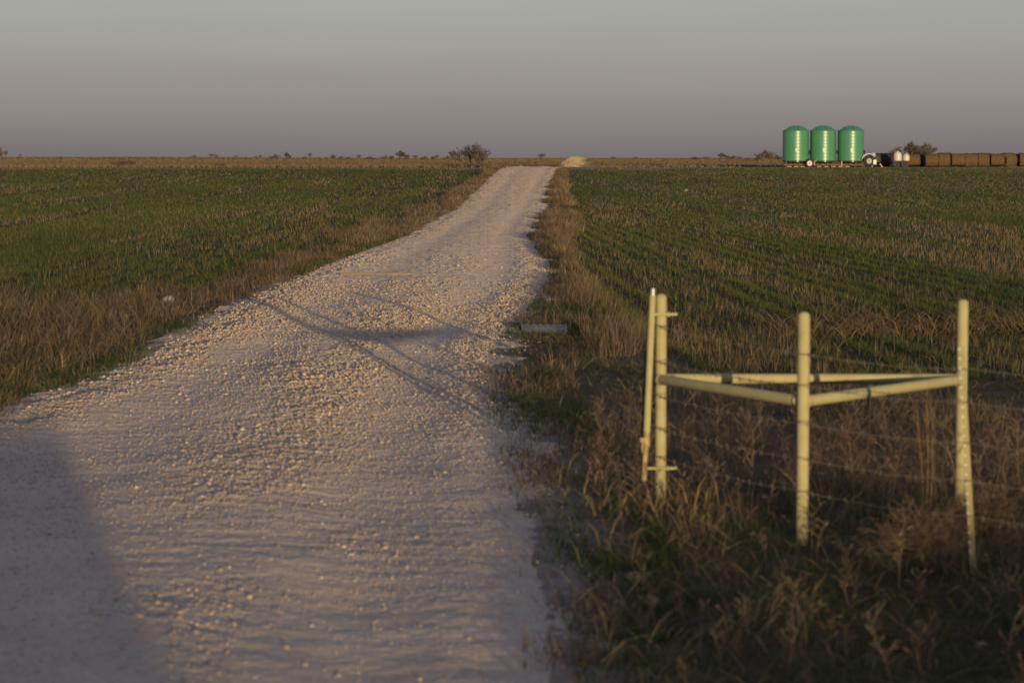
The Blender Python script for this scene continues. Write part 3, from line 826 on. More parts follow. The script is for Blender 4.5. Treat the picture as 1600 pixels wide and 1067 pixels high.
def rock(name, loc, size, seed, mat, sq=(1, .8, .7), subd=2):
    r_ = random.Random(seed)
    bm = bmesh.new(); bmesh.ops.create_icosphere(bm, subdivisions=subd, radius=1)
    pl_ = [(Vector((r_.gauss(0, 1), r_.gauss(0, 1), r_.gauss(0, 1))).normalized(), r_.uniform(.55, .9)) for _ in range(9)]
    for v in bm.verts:
        p = v.co.copy()
        for n_, d in pl_:
            e = p.dot(n_) - d
            if e > 0: p -= n_ * e
        p *= 1 + r_.uniform(-.04, .04)
        v.co = Vector((p.x * sq[0], p.y * sq[1], p.z * sq[2])) * size
    me = bpy.data.meshes.new(name); bm.to_mesh(me); bm.free(); me.materials.append(mat)
    o = bpy.data.objects.new(name, me); COL.objects.link(o); o.location = loc
    return o
M_ROCK = solid('pale_rock', (.27, .25, .19), .9, .25, 9.0, 0, .02, (.17, .16, .11))
tag(rock('rock', (-4.30, 30.2, gz(-4.3, 30.2) + .05), .085, 4, M_ROCK), 'pale lump of rock in the dry grass along the left road edge', 'rock')
tag(rock('rock', (9.34, 130, gz(9.34, 130) + .05), .10, 9, M_ROCK), 'small white rock alone in the far green field below the tanks', 'rock')
for i, (x_, y_, s_, lb) in enumerate(((1.05, 9.77, .016, 'small white stone in dark grass in front of the middle fence post'),
                                      (1.69, 8.6, .022, 'flat white stone among weeds in the bottom right corner'),
                                      (1.80, 8.6, .014, 'tiny white stone at the right picture edge among dark weeds'),
                                      (.50, 9.8, .04, 'knobbly tan clod on the verge in front of the road-side post'),
                                      (.55, 9.35, .035, 'tan clod of earth lowest on the verge beside the road'))):
    o = rock('rock' if i < 3 else 'clod', (x_, y_, gz(x_, y_) + s_ * .5), s_, 20 + i, M_ROCK if i < 3 else solid('tan_clod', (.30, .22, .14), .95, .3, 14.0, 0, .01))
    tag(o, lb, 'rock' if i < 3 else 'clod of earth')

# tumbleweed caught at the steel post
def twig_ball(name, rad, n, seed, mat, rr=.0017):
    r_ = random.Random(seed); mb = MB()
    for i in range(n):
        az = r_.uniform(0, 6.283); el = math.asin(r_.uniform(-.35, 1))
        d = Vector((math.cos(az) * math.cos(el), math.sin(az) * math.cos(el), math.sin(el)))
        e = d * rad * r_.uniform(.75, 1.05); sidev = d.cross(Vector((r_.gauss(0, 1), r_.gauss(0, 1), r_.gauss(0, 1)))).normalized() * rad * .3
        pts = [Vector((0, 0, -rad * .45)) * .6, e * .35 + sidev * .5, e * .72 + sidev * .55, e]
        mb.tube(pts, [rr * 1.5, rr * 1.2, rr, rr * .6], 3, False, False)
        for j in range(6):
            t = r_.uniform(.3, 1); b = pts[1].lerp(pts[2], t) if t < .7 else pts[2].lerp(pts[3], (t - .7) / .3)
            q = b + (d + Vector((r_.gauss(0, .7), r_.gauss(0, .7), r_.gauss(0, .7)))).normalized() * rad * r_.uniform(.15, .38)
            mb.tube([b, b.lerp(q, .5) + Vector((r_.gauss(0, .02), r_.gauss(0, .02), r_.gauss(0, .02))), q], [rr * .8, rr * .7, rr * .5], 3, False, False)
    return mb.build(name, mat)
M_TUMBLE = solid('tumbleweed_stem', (0.108, 0.072, 0.047), .9, .35, 7.0)
tw_ = twig_ball('tumbleweed', .235, 120, 5, M_TUMBLE)
tw_.location = (1.69, 9.95, gz(1.69, 9.95) + .16); tw_.scale = (1, .9, .78)
tag(tw_, 'round brown tumbleweed resting in the grass left of the steel post', 'tumbleweed')
tw2 = twig_ball('tumbleweed', .20, 90, 6, M_TUMBLE)
tw2.location = (2.04, 10.35, gz(2.04, 10.35) + .17); tw2.scale = (1, 1, .9)
tag(tw2, 'brown tumbleweed behind the studded steel post at the right edge', 'tumbleweed')
# one tall weed stalk standing up between the posts
mb = MB(); rr_ = random.Random(3)
for sx in (0, .03, -.035):
    top = .95 if sx == 0 else .7
    pts = [Vector((sx * .5, 0, 0)), Vector((sx + .01, .01, top * .35)), Vector((sx * 1.3 - .005, .0, top * .7)), Vector((sx * 1.5 - .012, .02, top))]
    mb.tube(pts, [.005, .0045, .0035, .002], 6)
    for j in range(16):
        t = rr_.uniform(.25, .98); b = pts[1].lerp(pts[3], t); az = rr_.uniform(0, 6.28); L_ = rr_.uniform(.04, .12)
        mb.tube([b, b + Vector((math.cos(az) * L_ * .5, math.sin(az) * L_ * .5, L_))], [.002, .0012], 4)
stalk = mb.build('weed_stalk', solid('tan_stalk', (.17, .11, .06), .9, .3, 12.0)); stalk.location = (2.03, 11.75, gz(2.03, 11.75) - .02); stalk.scale = (.75, .75, .75)
tag(stalk, 'tall dead weed stalk standing between the middle and far right fence posts', 'weed')

# ------------------------------------------------------------------ trees: tapered trunk, limbs and bare twigs
def bare_tree(name, H, Wd, seed, stems=1, levels=4, r0=.09, twig=.02, spread=.55, flat=0.0, lean=0.0, kids=(3, 4), start=.25):
    r_ = random.Random(seed); tr = MB(); cr = MB()
    def grow(p, d, L, r, lv):
        n_ = 3; pts = [p]; dd = d.copy()
        for i in range(n_):
            dd = (dd + Vector((r_.gauss(0, .16), r_.gauss(0, .16), r_.gauss(0, .10) + .05 * (1 - flat)))).normalized()
            pts.append(pts[-1] + dd * L / n_)
        rs_ = [max(twig * .6, r * (1 - .45 * i / n_)) for i in range(n_ + 1)]
        (tr if lv <= 1 else cr).tube(pts, rs_, 6 if lv <= 1 else 3, False)
        if lv >= levels: return
        for k in range(r_.randint(*kids)):
            t = r_.uniform(start if lv == 0 else .3, 1.0); i = min(int(t * n_), n_ - 1); b = pts[i].lerp(pts[i + 1], t * n_ - i)
            az = r_.uniform(0, 6.283); q = Vector((math.cos(az), math.sin(az), r_.uniform(-.1, .8) * (1 - flat)))
            nd = (dd * (1 - spread) + q * spread).normalized()
            nd.x *= Wd; nd.y *= Wd; nd.normalize()
            grow(b, nd, L * r_.uniform(.5, .78), max(twig, r * .55), lv + 1)
    for s in range(stems):
        az = 6.283 * s / max(1, stems) + r_.uniform(-.4, .4); tl = 0 if stems == 1 else r_.uniform(.2, .85)
        d = Vector((math.cos(az) * tl * Wd + lean, math.sin(az) * tl * Wd, 1)).normalized()
        grow(Vector((math.cos(az) * .05 * stems ** .5, math.sin(az) * .05 * stems ** .5, -.05)), d, H * (.42 if stems == 1 else .5), r0, 0)
    root = empty(name)
    tr.build('trunk', M_BARK, root); cr.build('crown', M_TWIG, root)
    zs = [v[2] for v in cr.v]; xs_ = [v[0] for v in cr.v]
    root['_h'] = max(zs); root['_w'] = max(xs_) - min(xs_)
    return root
def put(o, u, vb, d, wpx, hpx, label, cat='tree', group=None, rz=0.0):
    x_ = (u - 800) / 3778 * d
    o.location = (x_, d, gz(x_, d) - .05)
    k = d / 3778
    sx = wpx * k / o['_w']; sz_ = hpx * k / o['_h']
    o.scale = (sx, (sx + sz_) / 2, sz_); o.rotation_euler.z = rz
    for key in ('_h', '_w'):
        if key in o: del o[key]
    tag(o, label, cat, group)
big = bare_tree('bare_bush', 2.0, 1.0, 11, 9, 4, .045, .008, .36, 0, -.2, (3, 4), .3)
put(big, 741, 258, 225, 72, 44, 'largest bare bush on the skyline, left of the road crest', 'bush')
lowb = bare_tree('low_bush', 1.0, 1.3, 12, 12, 3, .03, .010, .5, .2, 0, (4, 6), .2)
put(copy_tree(lowb), 196, 260, 232, 46, 15, 'low grey leafless bush at the far left edge of the green field', 'bush')
put(copy_tree(lowb), 345, 262, 228, 38, 9, 'thin faint brush standing right of the low grey bush', 'bush')
put(lowb, 40, 262, 240, 22, 8, 'sparse wisp of brush at the left far field edge', 'bush')
for o_ in [o for o in COL.objects if o.name.startswith('low_bush')]:
    for key in ('_h', '_w'):
        if key in o_: del o_[key]
treeA = bare_tree('bare_tree', 5, 1.2, 21, 1, 4, .16, .075, .6, .1, 0, (4, 5), .35)
treeB = bare_tree('bare_tree', 5, 1.2, 22, 4, 3, .14, .085, .6, .1, 0, (4, 6), .3)
treeC = bare_tree('bare_tree', 5, 1.5, 23, 3, 4, .14, .05, .55, .25, 0, (4, 5), .6)
def wh(o): return o['_h'], o['_w']
M_HAZETWIG = solid('hazed_twig', (.135, .115, .105), .95, .2, 2.0)  # haze of distance put into the twig colour, greyer and lighter
for t in (treeA, treeB):
    for ch in t.children: ch.data.materials[0] = M_HAZETWIG
HW = {id(t): wh(t) for t in (treeA, treeB, treeC)}
used = set()
def tree_at(src, u, w_, h_, d, label, group=None, rz=0.0):
    o = copy_tree(src)
    o['_h'], o['_w'] = HW[id(src)]
    q_ = random.uniform(.75, 1.3) if group else 1.0; put(o, u + (random.uniform(-2, 2) if group else 0), 0, d, w_ * 1.15 * q_, h_ * 1.2 * q_ * (random.uniform(.75, 1.1) if group else 1.0), label, 'tree', group, rz)
GL = 'small bare trees along the left horizon'
GM = 'small bare trees along the horizon left of the big bush'
GR = 'small bare trees on the horizon between dirt pile and green tanks'
tree_at(treeB, 2, 13, 17, 1000, 'bushy bare tree cut by the left picture edge on the horizon')
tree_at(treeA, 13, 7, 12, 1000, 'thin bare tree just inside the left picture edge')
for i, (u, w_, h_) in enumerate(((37, 5, 5), (304, 6, 5), (330, 10, 8), (341, 6, 7), (370, 7, 5), (398, 5, 6))):
    tree_at((treeA, treeB)[i % 2], u, w_, h_, 1150, 'tiny bare tree on the bare left stretch of horizon', GL, i * 1.7)
for i, (u, w_, h_) in enumerate(((410, 6, 8), (428, 13, 7), (478, 9, 7), (486, 7, 9), (508, 9, 6), (523, 9, 10), (564, 11, 10), (600, 11, 7), (612, 8, 6), (650, 9, 7), (663, 9, 7), (676, 9, 9), (686, 9, 9), (697, 8, 7), (707, 10, 13))):
    tree_at((treeA, treeB, treeC)[i % 3], u, w_, h_, 900 + 25 * (i % 5), 'small bare tree in the horizon row left of the big bush', GM, i * 2.1)
tree_at(treeC, 449, 12, 13, 850, 'round-topped small tree standing up alone left of the horizon row')
tree_at(treeC, 627, 22, 17, 700, 'widest round-crowned tree in the horizon row left of the big bush')
tree_at(treeA, 848, 12, 10, 900, 'lone small tree on the horizon above the top of the road')
for i, (u, w_, h_) in enumerate(((940, 9, 4), (957, 9, 5), (994, 6, 4), (1027, 7, 4), (1085, 18, 5), (1105, 18, 6), (1140, 12, 6), (1155, 10, 5))):
    tree_at((treeB, treeA)[i % 2], u, w_, h_, 1100 + 30 * (i % 3), 'small bare tree on the horizon between dirt pile and dark grove', GR, i * 1.3)
tree_at(treeC, 1127, 20, 11, 1000, 'pale spreading tree on the horizon left of the dark grove')
GG = 'dark trees of the grove left of the tanks'
for i, (u, w_, h_) in enumerate(((1168, 18, 9), (1180, 22, 12), (1193, 22, 12), (1205, 20, 13), (1216, 22, 13))):
    tree_at(treeB, u, w_, h_, 800 + 15 * i, 'dark bushy tree in the grove left of the green tanks', GG, i * 1.1)
tree_at(treeC, 1423, 40, 34, 420, 'tallest flat-topped bare tree behind the white tanks')
tree_at(treeC, 1446, 26, 32, 430, 'leaning bare tree right of the tallest one behind the bales', None, 2.2)
tree_at(treeB, 1397, 28, 26, 440, 'bushy bare tree left of the tallest one behind the white tanks')
tree_at(treeB, 1474, 22, 18, 460, 'low bare tree top showing over the bale row, left one', None, 1.0)
tree_at(treeB, 1516, 18, 17, 460, 'low bare tree top showing over the bale row, right one', None, 2.0)
for t in (treeA, treeB, treeC):     # the masters themselves stand at the far left of the row
    pass
tree_at_master = ((treeA, 535, 12, 7, 940), (treeB, 545, 14, 7, 930), (treeC, 578, 20, 7, 950))
for t, u, w_, h_, d in tree_at_master:
    t['_h'], t['_w'] = HW[id(t)]
    put(t, u, 0, d, w_, h_, 'small bare tree in the horizon row left of the big bush', 'tree', GM)

# ------------------------------------------------------------------ dirt pile beyond the crest
def pile():
    bm = bmesh.new(); nr, na = 26, 64; rows = []
    for i in range(nr + 1):
        row = []
        for k in range(na):
            a = 2 * math.pi * k / na; t = i / nr
            rx = 1.9 if math.cos(a) > 0 else 1.45
            x_ = rx * t * math.cos(a); y_ = 1.7 * t * math.sin(a)
            z_ = 1.08 * max(0, 1 - t) ** 1.0 * (1 - .18 * math.exp(-(t / .12) ** 2))
            z_ += .22 * float(fbm(np.array([x_ * 1.4 + 5]), np.array([y_ * 1.4]), 111)[0] - .5) * min(1, 3 * (1 - t)) + .1 * float(fbm(np.array([x_ * 5 + 5]), np.array([y_ * 5]), 112)[0] - .5) * min(1, 4 * (1 - t))
            row.append(bm.verts.new((x_, y_, z_ - .06)))
        rows.append(row)
    for i in range(nr):
        for k in range(na):
            if i == 0:
                if k == 0: pass
            bm.faces.new((rows[i][k], rows[i + 1][k], rows[i + 1][(k + 1) % na], rows[i][(k + 1) % na]))
    bmesh.ops.remove_doubles(bm, verts=bm.verts, dist=.002)
    me = bpy.data.meshes.new('dirt_pile'); bm.to_mesh(me); bm.free()
    m, t, b, o_ = newmat('caliche_heap')
    tc = N(t, 'ShaderNodeTexCoord'); n = N(t, 'ShaderNodeTexNoise', Scale=2.2, Detail=8.0, Roughness=.7)
    t.links.new(tc.outputs['Object'], n.inputs['Vector'])
    r1 = ramp(t, [(.3, (.26, .185, .10)), (.6, (.41, .31, .18))]); t.links.new(n.outputs['Fac'], r1.inputs['Fac'])
    sx = N(t, 'ShaderNodeSeparateXYZ'); t.links.new(tc.outputs['Object'], sx.inputs[0])
    ad = N(t, 'ShaderNodeMath', operation='MULTIPLY_ADD'); ad.inputs[1].default_value = .5; t.links.new(sx.outputs[0], ad.inputs[0]); t.links.new(n.outputs['Fac'], ad.inputs[2]); ad.inputs[1].default_value = .28
    r2 = ramp(t, [(.62, (0, 0, 0)), (.74, (1, 1, 1))]); t.links.new(ad.outputs[0], r2.inputs['Fac'])
    mx = N(t, 'ShaderNodeMix', data_type='RGBA'); t.links.new(r2.outputs[0], mx.inputs[0]); t.links.new(r1.outputs[0], mx.inputs[6]); mx.inputs[7].default_value = (.12, .08, .05, 1)
    t.links.new(mx.outputs[2], b.inputs['Base Color']); b.inputs['Roughness'].default_value = .95
    bp = N(t, 'ShaderNodeBump', Strength=.8, Distance=.1); t.links.new(n.outputs['Fac'], bp.inputs['Height']); t.links.new(bp.outputs[0], b.inputs['Normal'])
    me.materials.append(m)
    o = bpy.data.objects.new('dirt_pile', me); COL.objects.link(o)
    return o
dp = pile(); dp.location = (5.45, 212, gz(5.45, 212)); dp.scale = (1.45, 1.0, 1.32)
tag(dp, 'tan heap of dirt with a brown right flank beyond the road crest', 'dirt pile')
# low brush along the far side of the crest
n = 9000
x = rng.uniform(-6, 4.5, n); y = rng.uniform(206, 216, n)
k = rng.random(n) < sstep(.35, .6, fbm(x * .9, y * .3, 121)) + .2
x, y = x[k], y[k]
tag(blades('brush', M_DRY, x, y, terr(x, y) - .02, rng.uniform(.15, .55, len(x)), rng.uniform(.02, .05, len(x)), rng.uniform(.1, .7, len(x)), rng.random(len(x)) * .7, 2, 122), kind='stuff')
for i, (u, s_) in enumerate(((793, .16), (812, .12), (833, .17), (846, .2))):
    x_ = (u - 800) / 3778 * 205
    tag(rock('rock', (x_, 205, gz(x_, 205) + s_ * .5), s_, 60 + i, M_ROCK), ('pale rock leftmost in the line beyond the top of the road', 'smallest pale rock beyond the top of the road', 'pale rock in the middle of the line past the road crest', 'biggest pale rock beyond the road crest, nearest the dirt pile')[i], 'rock')

# stubble of the brown fields beyond, coarser with distance
n = 150000
y = 192 * (2600 / 192) ** (rng.random(n) ** 1.15); x = (rng.random(n) - .5) * (.5 * y + 20)
k = ((y > 204) & (x / y < .045)) | (y > 278)
k &= ~((y > 900) & (x / y < -.02) & (rng.random(n) < .75))
k &= ~((np.abs(x / y * 3778 + 800 - 905) < 48) & (y < 216))
x, y = x[k], y[k]
bnd = vnoise(np.log(y) * 9, x * 0.001, 21)
tag(blades('far_stubble', M_FAR, x, y, terr(x, y) - .02, rng.uniform(.12, .3, len(x)) * (1 + y / 900), .0012 * y * rng.uniform(.7, 1.4, len(x)), rng.uniform(0, .5, len(x)), np.clip(bnd * .7 + .4 * rng.random(len(x)) - .05, 0, 1) - .0, 1, 133), kind='stuff')

# ------------------------------------------------------------------ three green tanks on a trailer
D = 268.0
PX = D / 3778
def X_(u): return (u - 800) * PX
ZP = gz(X_(1285), D) + .02
def tank_mesh():
    rd = 20.3 * PX; z0, z1 = 10.0 * PX, 56.5 * PX
    pr = [(rd * .965, z0)]
    nr = 9
    for i in range(nr):
        a = z0 + (z1 - z0) * i / nr; b = z0 + (z1 - z0) * (i + 1) / nr; hh = b - a
        pr += [(rd * .997, a + .02), (rd, a + .05), (rd, b - .05), (rd * .997, b - .02)]
    pr += [(rd * 1.02, z1 - .03), (rd * 1.02, z1 + .05), (rd * .98, z1 + .09), (rd * .86, z1 + .12), (rd * .82, z1 + .2), (rd * .76, z1 + 3.2 * PX), (rd * .58, z1 + 6.3 * PX), (rd * .40, z1 + 7.4 * PX), (rd * .2, z1 + 7.9 * PX), (.01, z1 + 8 * PX)]
    return pr, rd, z0, z1
def make_tank():
    root = empty('green_tank')
    pr, rd, z0, z1 = tank_mesh()
    MB().lathe(pr, 64).build('body', M_TANK, root)
    mb = MB(); mb.lathe([(.01, z1 + 8.6 * PX), (.32, z1 + 8.6 * PX), (.36, z1 + 8.3 * PX), (.36, z1 + 7.2 * PX)], 24); mb.build('lid', M_TANK, root)
    mb = MB()
    for a in np.linspace(0, 6.283, 9)[:-1] + .2:
        c, s = math.cos(a), math.sin(a)
        mb.tube([(c * rd * .97, s * rd * .97, z1 + .1), (c * rd * .80, s * rd * .80, z1 + 3.5 * PX), (c * rd * .58, s * rd * .58, z1 + 6.5 * PX), (c * rd * .3, s * rd * .3, z1 + 7.7 * PX)], .045, 6)
    mb.build('roof_rib', M_TANK, root)
    MB().lathe([(rd * .99, z0 + .02), (rd * 1.0, z0 - .05), (rd * .55, z0 - 3.2 * PX), (rd * .16, z0 - 5.4 * PX), (rd * .12, z0 - 6.2 * PX), (.01, z0 - 6.2 * PX)], 48).build('cone', M_DARKIRON, root)
    mb = MB(); mb.tube([(rd * .93, -.42, z0 + 14 * PX), (rd * 1.06, -.5, z0 + 14 * PX)], .12, 8); mb.tube([(rd * 1.0, -.47, z0 + 10 * PX), (rd * 1.0, -.47, z0 + 17 * PX)], .06, 8)
    mb.build('bracket', M_DARKIRON, root)
    mb = MB(); mb.lathe([(.01, -.10), (.11, -.08), (.14, 0), (.11, .08), (.01, .10)], 12, 'Y', (.05, -rd * .98, z0 - .02)); mb.build('outlet_cap', M_WHITE, root)
    mb = MB(); mb.lathe([(.01, -.08), (.09, -.06), (.11, 0), (.09, .06), (.01, .08)], 12, 'Y', (-.05, -rd * .35, z0 - 4.2 * PX)); mb.build('valve', M_WHITE, root)
    mb = MB(); mb.box((-.06, -rd * 1.005, z0 + 17 * PX), (.30, .03, .42), None, .01); mb.build('gauge_plate', M_TANK, root)
    return root
tk = make_tank()
for i, (u, lb) in enumerate(((1242, 'leftmost green ribbed tank, standing above the white-hubbed trailer wheel'), (1284.5, 'middle one of the three green ribbed tanks on the trailer'), (1327.5, 'rightmost green ribbed tank, beside the small white machine'))):
    o = tk if i == 0 else copy_tree(tk)
    o.location = (X_(u), D, ZP); o.rotation_euler.z = 0
    tag(o, lb, 'tank', 'green tanks on the trailer')
tr = empty('tank_trailer', (X_(1285), D, ZP), 0, 'long low rusty trailer carrying three green tanks', 'trailer')
def lx(u): return (u - 1285) * PX
mb = MB()
for yy_ in (-.9, .9): mb.box(((lx(1222) + lx(1350)) / 2, yy_, .30), (lx(1350) - lx(1222), .12, .18), None, .01)
for u in np.linspace(1224, 1346, 11): mb.box((lx(u), 0, .302), (.10, 1.66, .12))
mb.box((lx(1363), 0, .30), (lx(1376) - lx(1351), .14, .12), None, .01)
mb.build('frame', M_FRAME, tr)
for u in (1231, 1241, 1251, 1277, 1288, 1299, 1310, 1321): MB().box((lx(u), -1.02, .10), (.46, .08, .07), None, .01).build('lit_dash', M_CREAM, tr)  # pale pieces draw the sunlit dashes of the frame in their colour
for u in (1226, 1246, 1270, 1290, 1312, 1334, 1347):
    mb = MB(); mb.box((lx(u), -.97, .40), (.10, .10, .62), None, .01)
    if u in (1226, 1347): mb.box((lx(u), -.97, .06), (.30, .30, .06), None, .01)
    mb.build('leg', M_CREAM if u in (1312,) else M_FRAME, tr)
for t_u in (1242, 1284.5, 1327.5):
    mb = MB()
    for a in np.linspace(0, 6.283, 9)[:-1]: mb.tube([(lx(t_u) + 1.30 * math.cos(a), 1.30 * math.sin(a), .70), (lx(t_u) + .8 * math.cos(a + .2), .8 * math.sin(a + .2), .34)], .05, 6)
    mb.lathe([(1.40, .66), (1.46, .66), (1.46, .74), (1.40, .74), (1.40, .66)], 40, 'Z', (lx(t_u), 0, 0))
    mb.build('cradle', M_DARKIRON, tr)
def wheel(parent, c, r, hubr, width, hubmat):
    mb = MB(); h = width / 2
    mb.lathe([(hubr * .98, -h * .8), (r * .82, -h), (r * .95, -h * .85), (r, -h * .5), (r, h * .5), (r * .95, h * .85), (r * .82, h), (hubr * .98, h * .8)], 36, 'Y', c)
    tyre = mb.build('wheel', M_TYRE, parent)
    mb = MB(); mb.lathe([(.01, -h * .5), (hubr * .25, -h * .62), (hubr * .3, -h * .45), (hubr * .85, -h * .35), (hubr, -h * .75), (hubr * 1.0, h * .7)], 30, 'Y', c)
    mb.build('hub', hubmat, tyre)
    mb = MB(); mb.lathe([(.01, -h * .78), (hubr * .2, -h * .72), (hubr * .22, -h * .4)], 14, 'Y', c); mb.build('axle_cap', M_RUST, tyre)
wheel(tr, (lx(1261.5), -1.35, .46), .48, .29, .3, M_WHITE)
wheel(tr, (lx(1261.5), 1.35, .46), .48, .29, .3, M_WHITE)
mb = MB(); mb.tube([(lx(1269), -1.2, .36), (lx(1269), -1.2, .62), (lx(1272), -1.15, .78)], .06, 8); mb.box((lx(1268.5), -1.28, .40), (.16, .12, .22), None, .02); mb.build('jack', M_CREAM, tr)

# small white machine right of the tanks
mc = empty('pump_machine', (X_(1357), D - .5, ZP), 0, 'small white machine with one big black wheel right of the green tanks', 'machine')
def mx_(u): return (u - 1357) * PX
def mz(v): return (262 - v) * PX
wheel(mc, (mx_(1354.5), -.5, mz(252)), .62, .30, .35, solid('grey_hub', (.35, .34, .32), .5, .2, 5.0))
mb = MB(); vs = []
for k in range(13):
    a = R(35 + 125 * k / 12)
    for yv in (-.75, -.25): vs.append((mx_(1353.2) + .78 * math.cos(a), yv, mz(251.5) + .78 * math.sin(a)))
for k in range(13):
    a = R(35 + 125 * k / 12)
    for yv in (-.75, -.25): vs.append((mx_(1353.2) + .72 * math.cos(a), yv, mz(251.5) + .72 * math.sin(a)))
fs = []
for k in range(12):
    a = k * 2; fs += [(a, a + 1, a + 3, a + 2), (26 + a + 2, 26 + a + 3, 26 + a + 1, 26 + a), (a, a + 2, 26 + a + 2, 26 + a), (a + 1, 26 + a + 1, 26 + a + 3, a + 3)]
mb.add(vs, fs); mb.build('fender', M_WHITE, mc)
mb = MB(); mb.box((mx_(1363), -.45, mz(253.5)), (.36, .5, .52), None, .04); mb.build('white_box', M_WHITE, mc)
mb = MB(); mb.tube([(mx_(1360.5), -.3, mz(239.5)), (mx_(1366.8), -.3, mz(246.5))], .10, 8); mb.build('chute', M_WHITE, mc)
mb = MB(); mb.box((mx_(1362), 0, mz(249)), (1.3, .9, .75), None, .06); mb.box((mx_(1360), .1, mz(244)), (.7, .6, .4), None, .05); mb.build('engine', M_DARKIRON, mc)
MB().tube([(mx_(1361), -.3, mz(257)), (mx_(1358.5), -.35, mz(262))], .06, 8).build('stand', M_CREAM, mc)
mb = MB(); mb.tube([(mx_(1372), -.2, mz(256)), (mx_(1375), -.3, mz(261.5)), (mx_(1377), -.3, mz(262))], .07, 8); mb.build('stand', M_CREAM, mc)

# dark flatbed with two white tanks
fb = empty('flatbed_trailer', (X_(1403), D, ZP), 0, 'dark flatbed trailer under two white tanks in front of the bales', 'trailer')
mb = MB(); mb.box((0, 0, mz(252.6)), (26 * PX, 2.2, .16), None, .02); mb.box((0, 0, mz(255)), (24 * PX, 1.2, .26), None, .02); mb.build('deck', M_DARKIRON, fb)
for q in (-.55, .35): wheel(fb, (q, -.95, .36), .36, .18, .25, M_DARKIRON)
mb = MB(); mb.box((.1, -.75, mz(258)), (22 * PX, .08, .42), None, .01); mb.build('side_board', M_DARKIRON, fb)
def white_tank(u, wpx, hpx, zbase, lb, yo):
    r_ = wpx * PX / 2; h = hpx * PX
    root = empty('white_tank', (X_(u), D + yo, ZP + zbase), 0, lb, 'tank', 'white tanks on the dark flatbed')
    MB().lathe([(r_ * .96, 0), (r_, .06), (r_, h * .52), (r_ * .97, h * .64), (r_ * .88, h * .78), (r_ * .70, h * .89), (r_ * .42, h * .965), (r_ * .2, h * .99), (.01, h)], 32).build('shell', M_WHITE, root)
    MB().lathe([(.01, h + .05), (r_ * .2, h + .045), (r_ * .24, h + .01), (r_ * .24, h - .05)], 14).build('lid', M_WHITE, root)
white_tank(1401, 13, 14.5, mz(251.5), 'taller white dome-topped tank on the dark flatbed', 0)
white_tank(1413.5, 10.5, 11, mz(251.5) - .0, 'shorter cream-white tank on the right end of the flatbed', -.3)

# ------------------------------------------------------------------ round hay bales
def hay_mat(name, c):
    m, t, b, o = newmat(name)
    tc = N(t, 'ShaderNodeTexCoord'); n = N(t, 'ShaderNodeTexNoise', Scale=4.0, Detail=9.0, Roughness=.75)
    mp = N(t, 'ShaderNodeMapping'); mp.inputs['Scale'].default_value = (3.0, 1, 1)
    oi = N(t, 'ShaderNodeObjectInfo')
    ad = N(t, 'ShaderNodeVectorMath', operation='ADD'); t.links.new(tc.outputs['Object'], ad.inputs[0])
    ml = N(t, 'ShaderNodeVectorMath', operation='SCALE'); ml.inputs[0].default_value = (9, 7, 5); t.links.new(oi.outputs['Random'], ml.inputs['Scale']); t.links.new(ml.outputs[0], ad.inputs[1])
    t.links.new(ad.outputs[0], mp.inputs[0]); t.links.new(mp.outputs[0], n.inputs['Vector'])
    r = ramp(t, [(.28, tuple(q * .35 for q in c)), (.5, c), (.72, tuple(q * 1.55 for q in c))]); t.links.new(n.outputs['Fac'], r.inputs['Fac'])
    t.links.new(r.outputs[0], b.inputs['Base Color']); b.inputs['Roughness'].default_value = .95; b.inputs['Specular IOR Level'].default_value = .1
    bp = N(t, 'ShaderNodeBump', Strength=.9, Distance=.06); t.links.new(n.outputs['Fac'], bp.inputs['Height']); t.links.new(bp.outputs[0], b.inputs['Normal'])
    return m
M_HAY = hay_mat('weathered_hay', (0.106, 0.068, 0.037)); M_HAYDK = hay_mat('dark_old_shaded_hay', (.045, .034, .028))  # the dark hay also puts shade into the colour of the end-on bale
def bale_mesh(seed, mat, L=1.47, rad=.80):
    r_ = np.random.default_rng(seed); na, nl = 40, 15; V = []; F = []
    for i in range(nl + 1):
        t = i / nl; x_ = (t - .5) * L
        e = 1 - .035 * (abs(t - .5) * 2) ** 10
        for k in range(na):
            a = 6.2832 * k / na
            rr2 = rad * e * (1 + .05 * (float(vnoise(np.array([a * 2.5]), np.array([t * 4.0]), seed)[0]) - .5) + .02 * r_.normal())
            zc = rr2 * math.sin(a); zc = max(zc, -.76 * rad)
            V.append((x_ + .03 * r_.normal() * (i in (0, nl)), rr2 * math.cos(a), zc))
    for i in range(nl):
        for k in range(na): F.append((i * na + k, i * na + (k + 1) % na, (i + 1) * na + (k + 1) % na, (i + 1) * na + k))
    for base, sg in ((0, 1), (nl * na, -1)):
        prev = [base + k for k in range(na)]
        for ring in (.7, .4, .12):
            cur = []
            for k in range(na):
                v = V[base + k]; V.append((v[0] + sg * .05 * (1 - ring) + .015 * r_.normal(), v[1] * ring, v[2] * ring)); cur.append(len(V) - 1)
            for k in range(na):
                q = (prev[k], cur[k], cur[(k + 1) % na], prev[(k + 1) % na]); F.append(q if sg > 0 else q[::-1])
            prev = cur
        F.append(tuple(prev) if sg < 0 else tuple(prev[::-1]))
    me = bpy.data.meshes.new('hay_bale'); me.from_pydata(V, [], F); me.polygons.foreach_set('use_smooth', [True] * len(F)); me.update(); me.materials.append(mat)
    return me
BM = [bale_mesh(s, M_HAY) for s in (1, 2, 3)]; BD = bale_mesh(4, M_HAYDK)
ords = ['first', 'second', 'third', 'fourth', 'fifth', 'sixth', 'seventh', 'eighth']
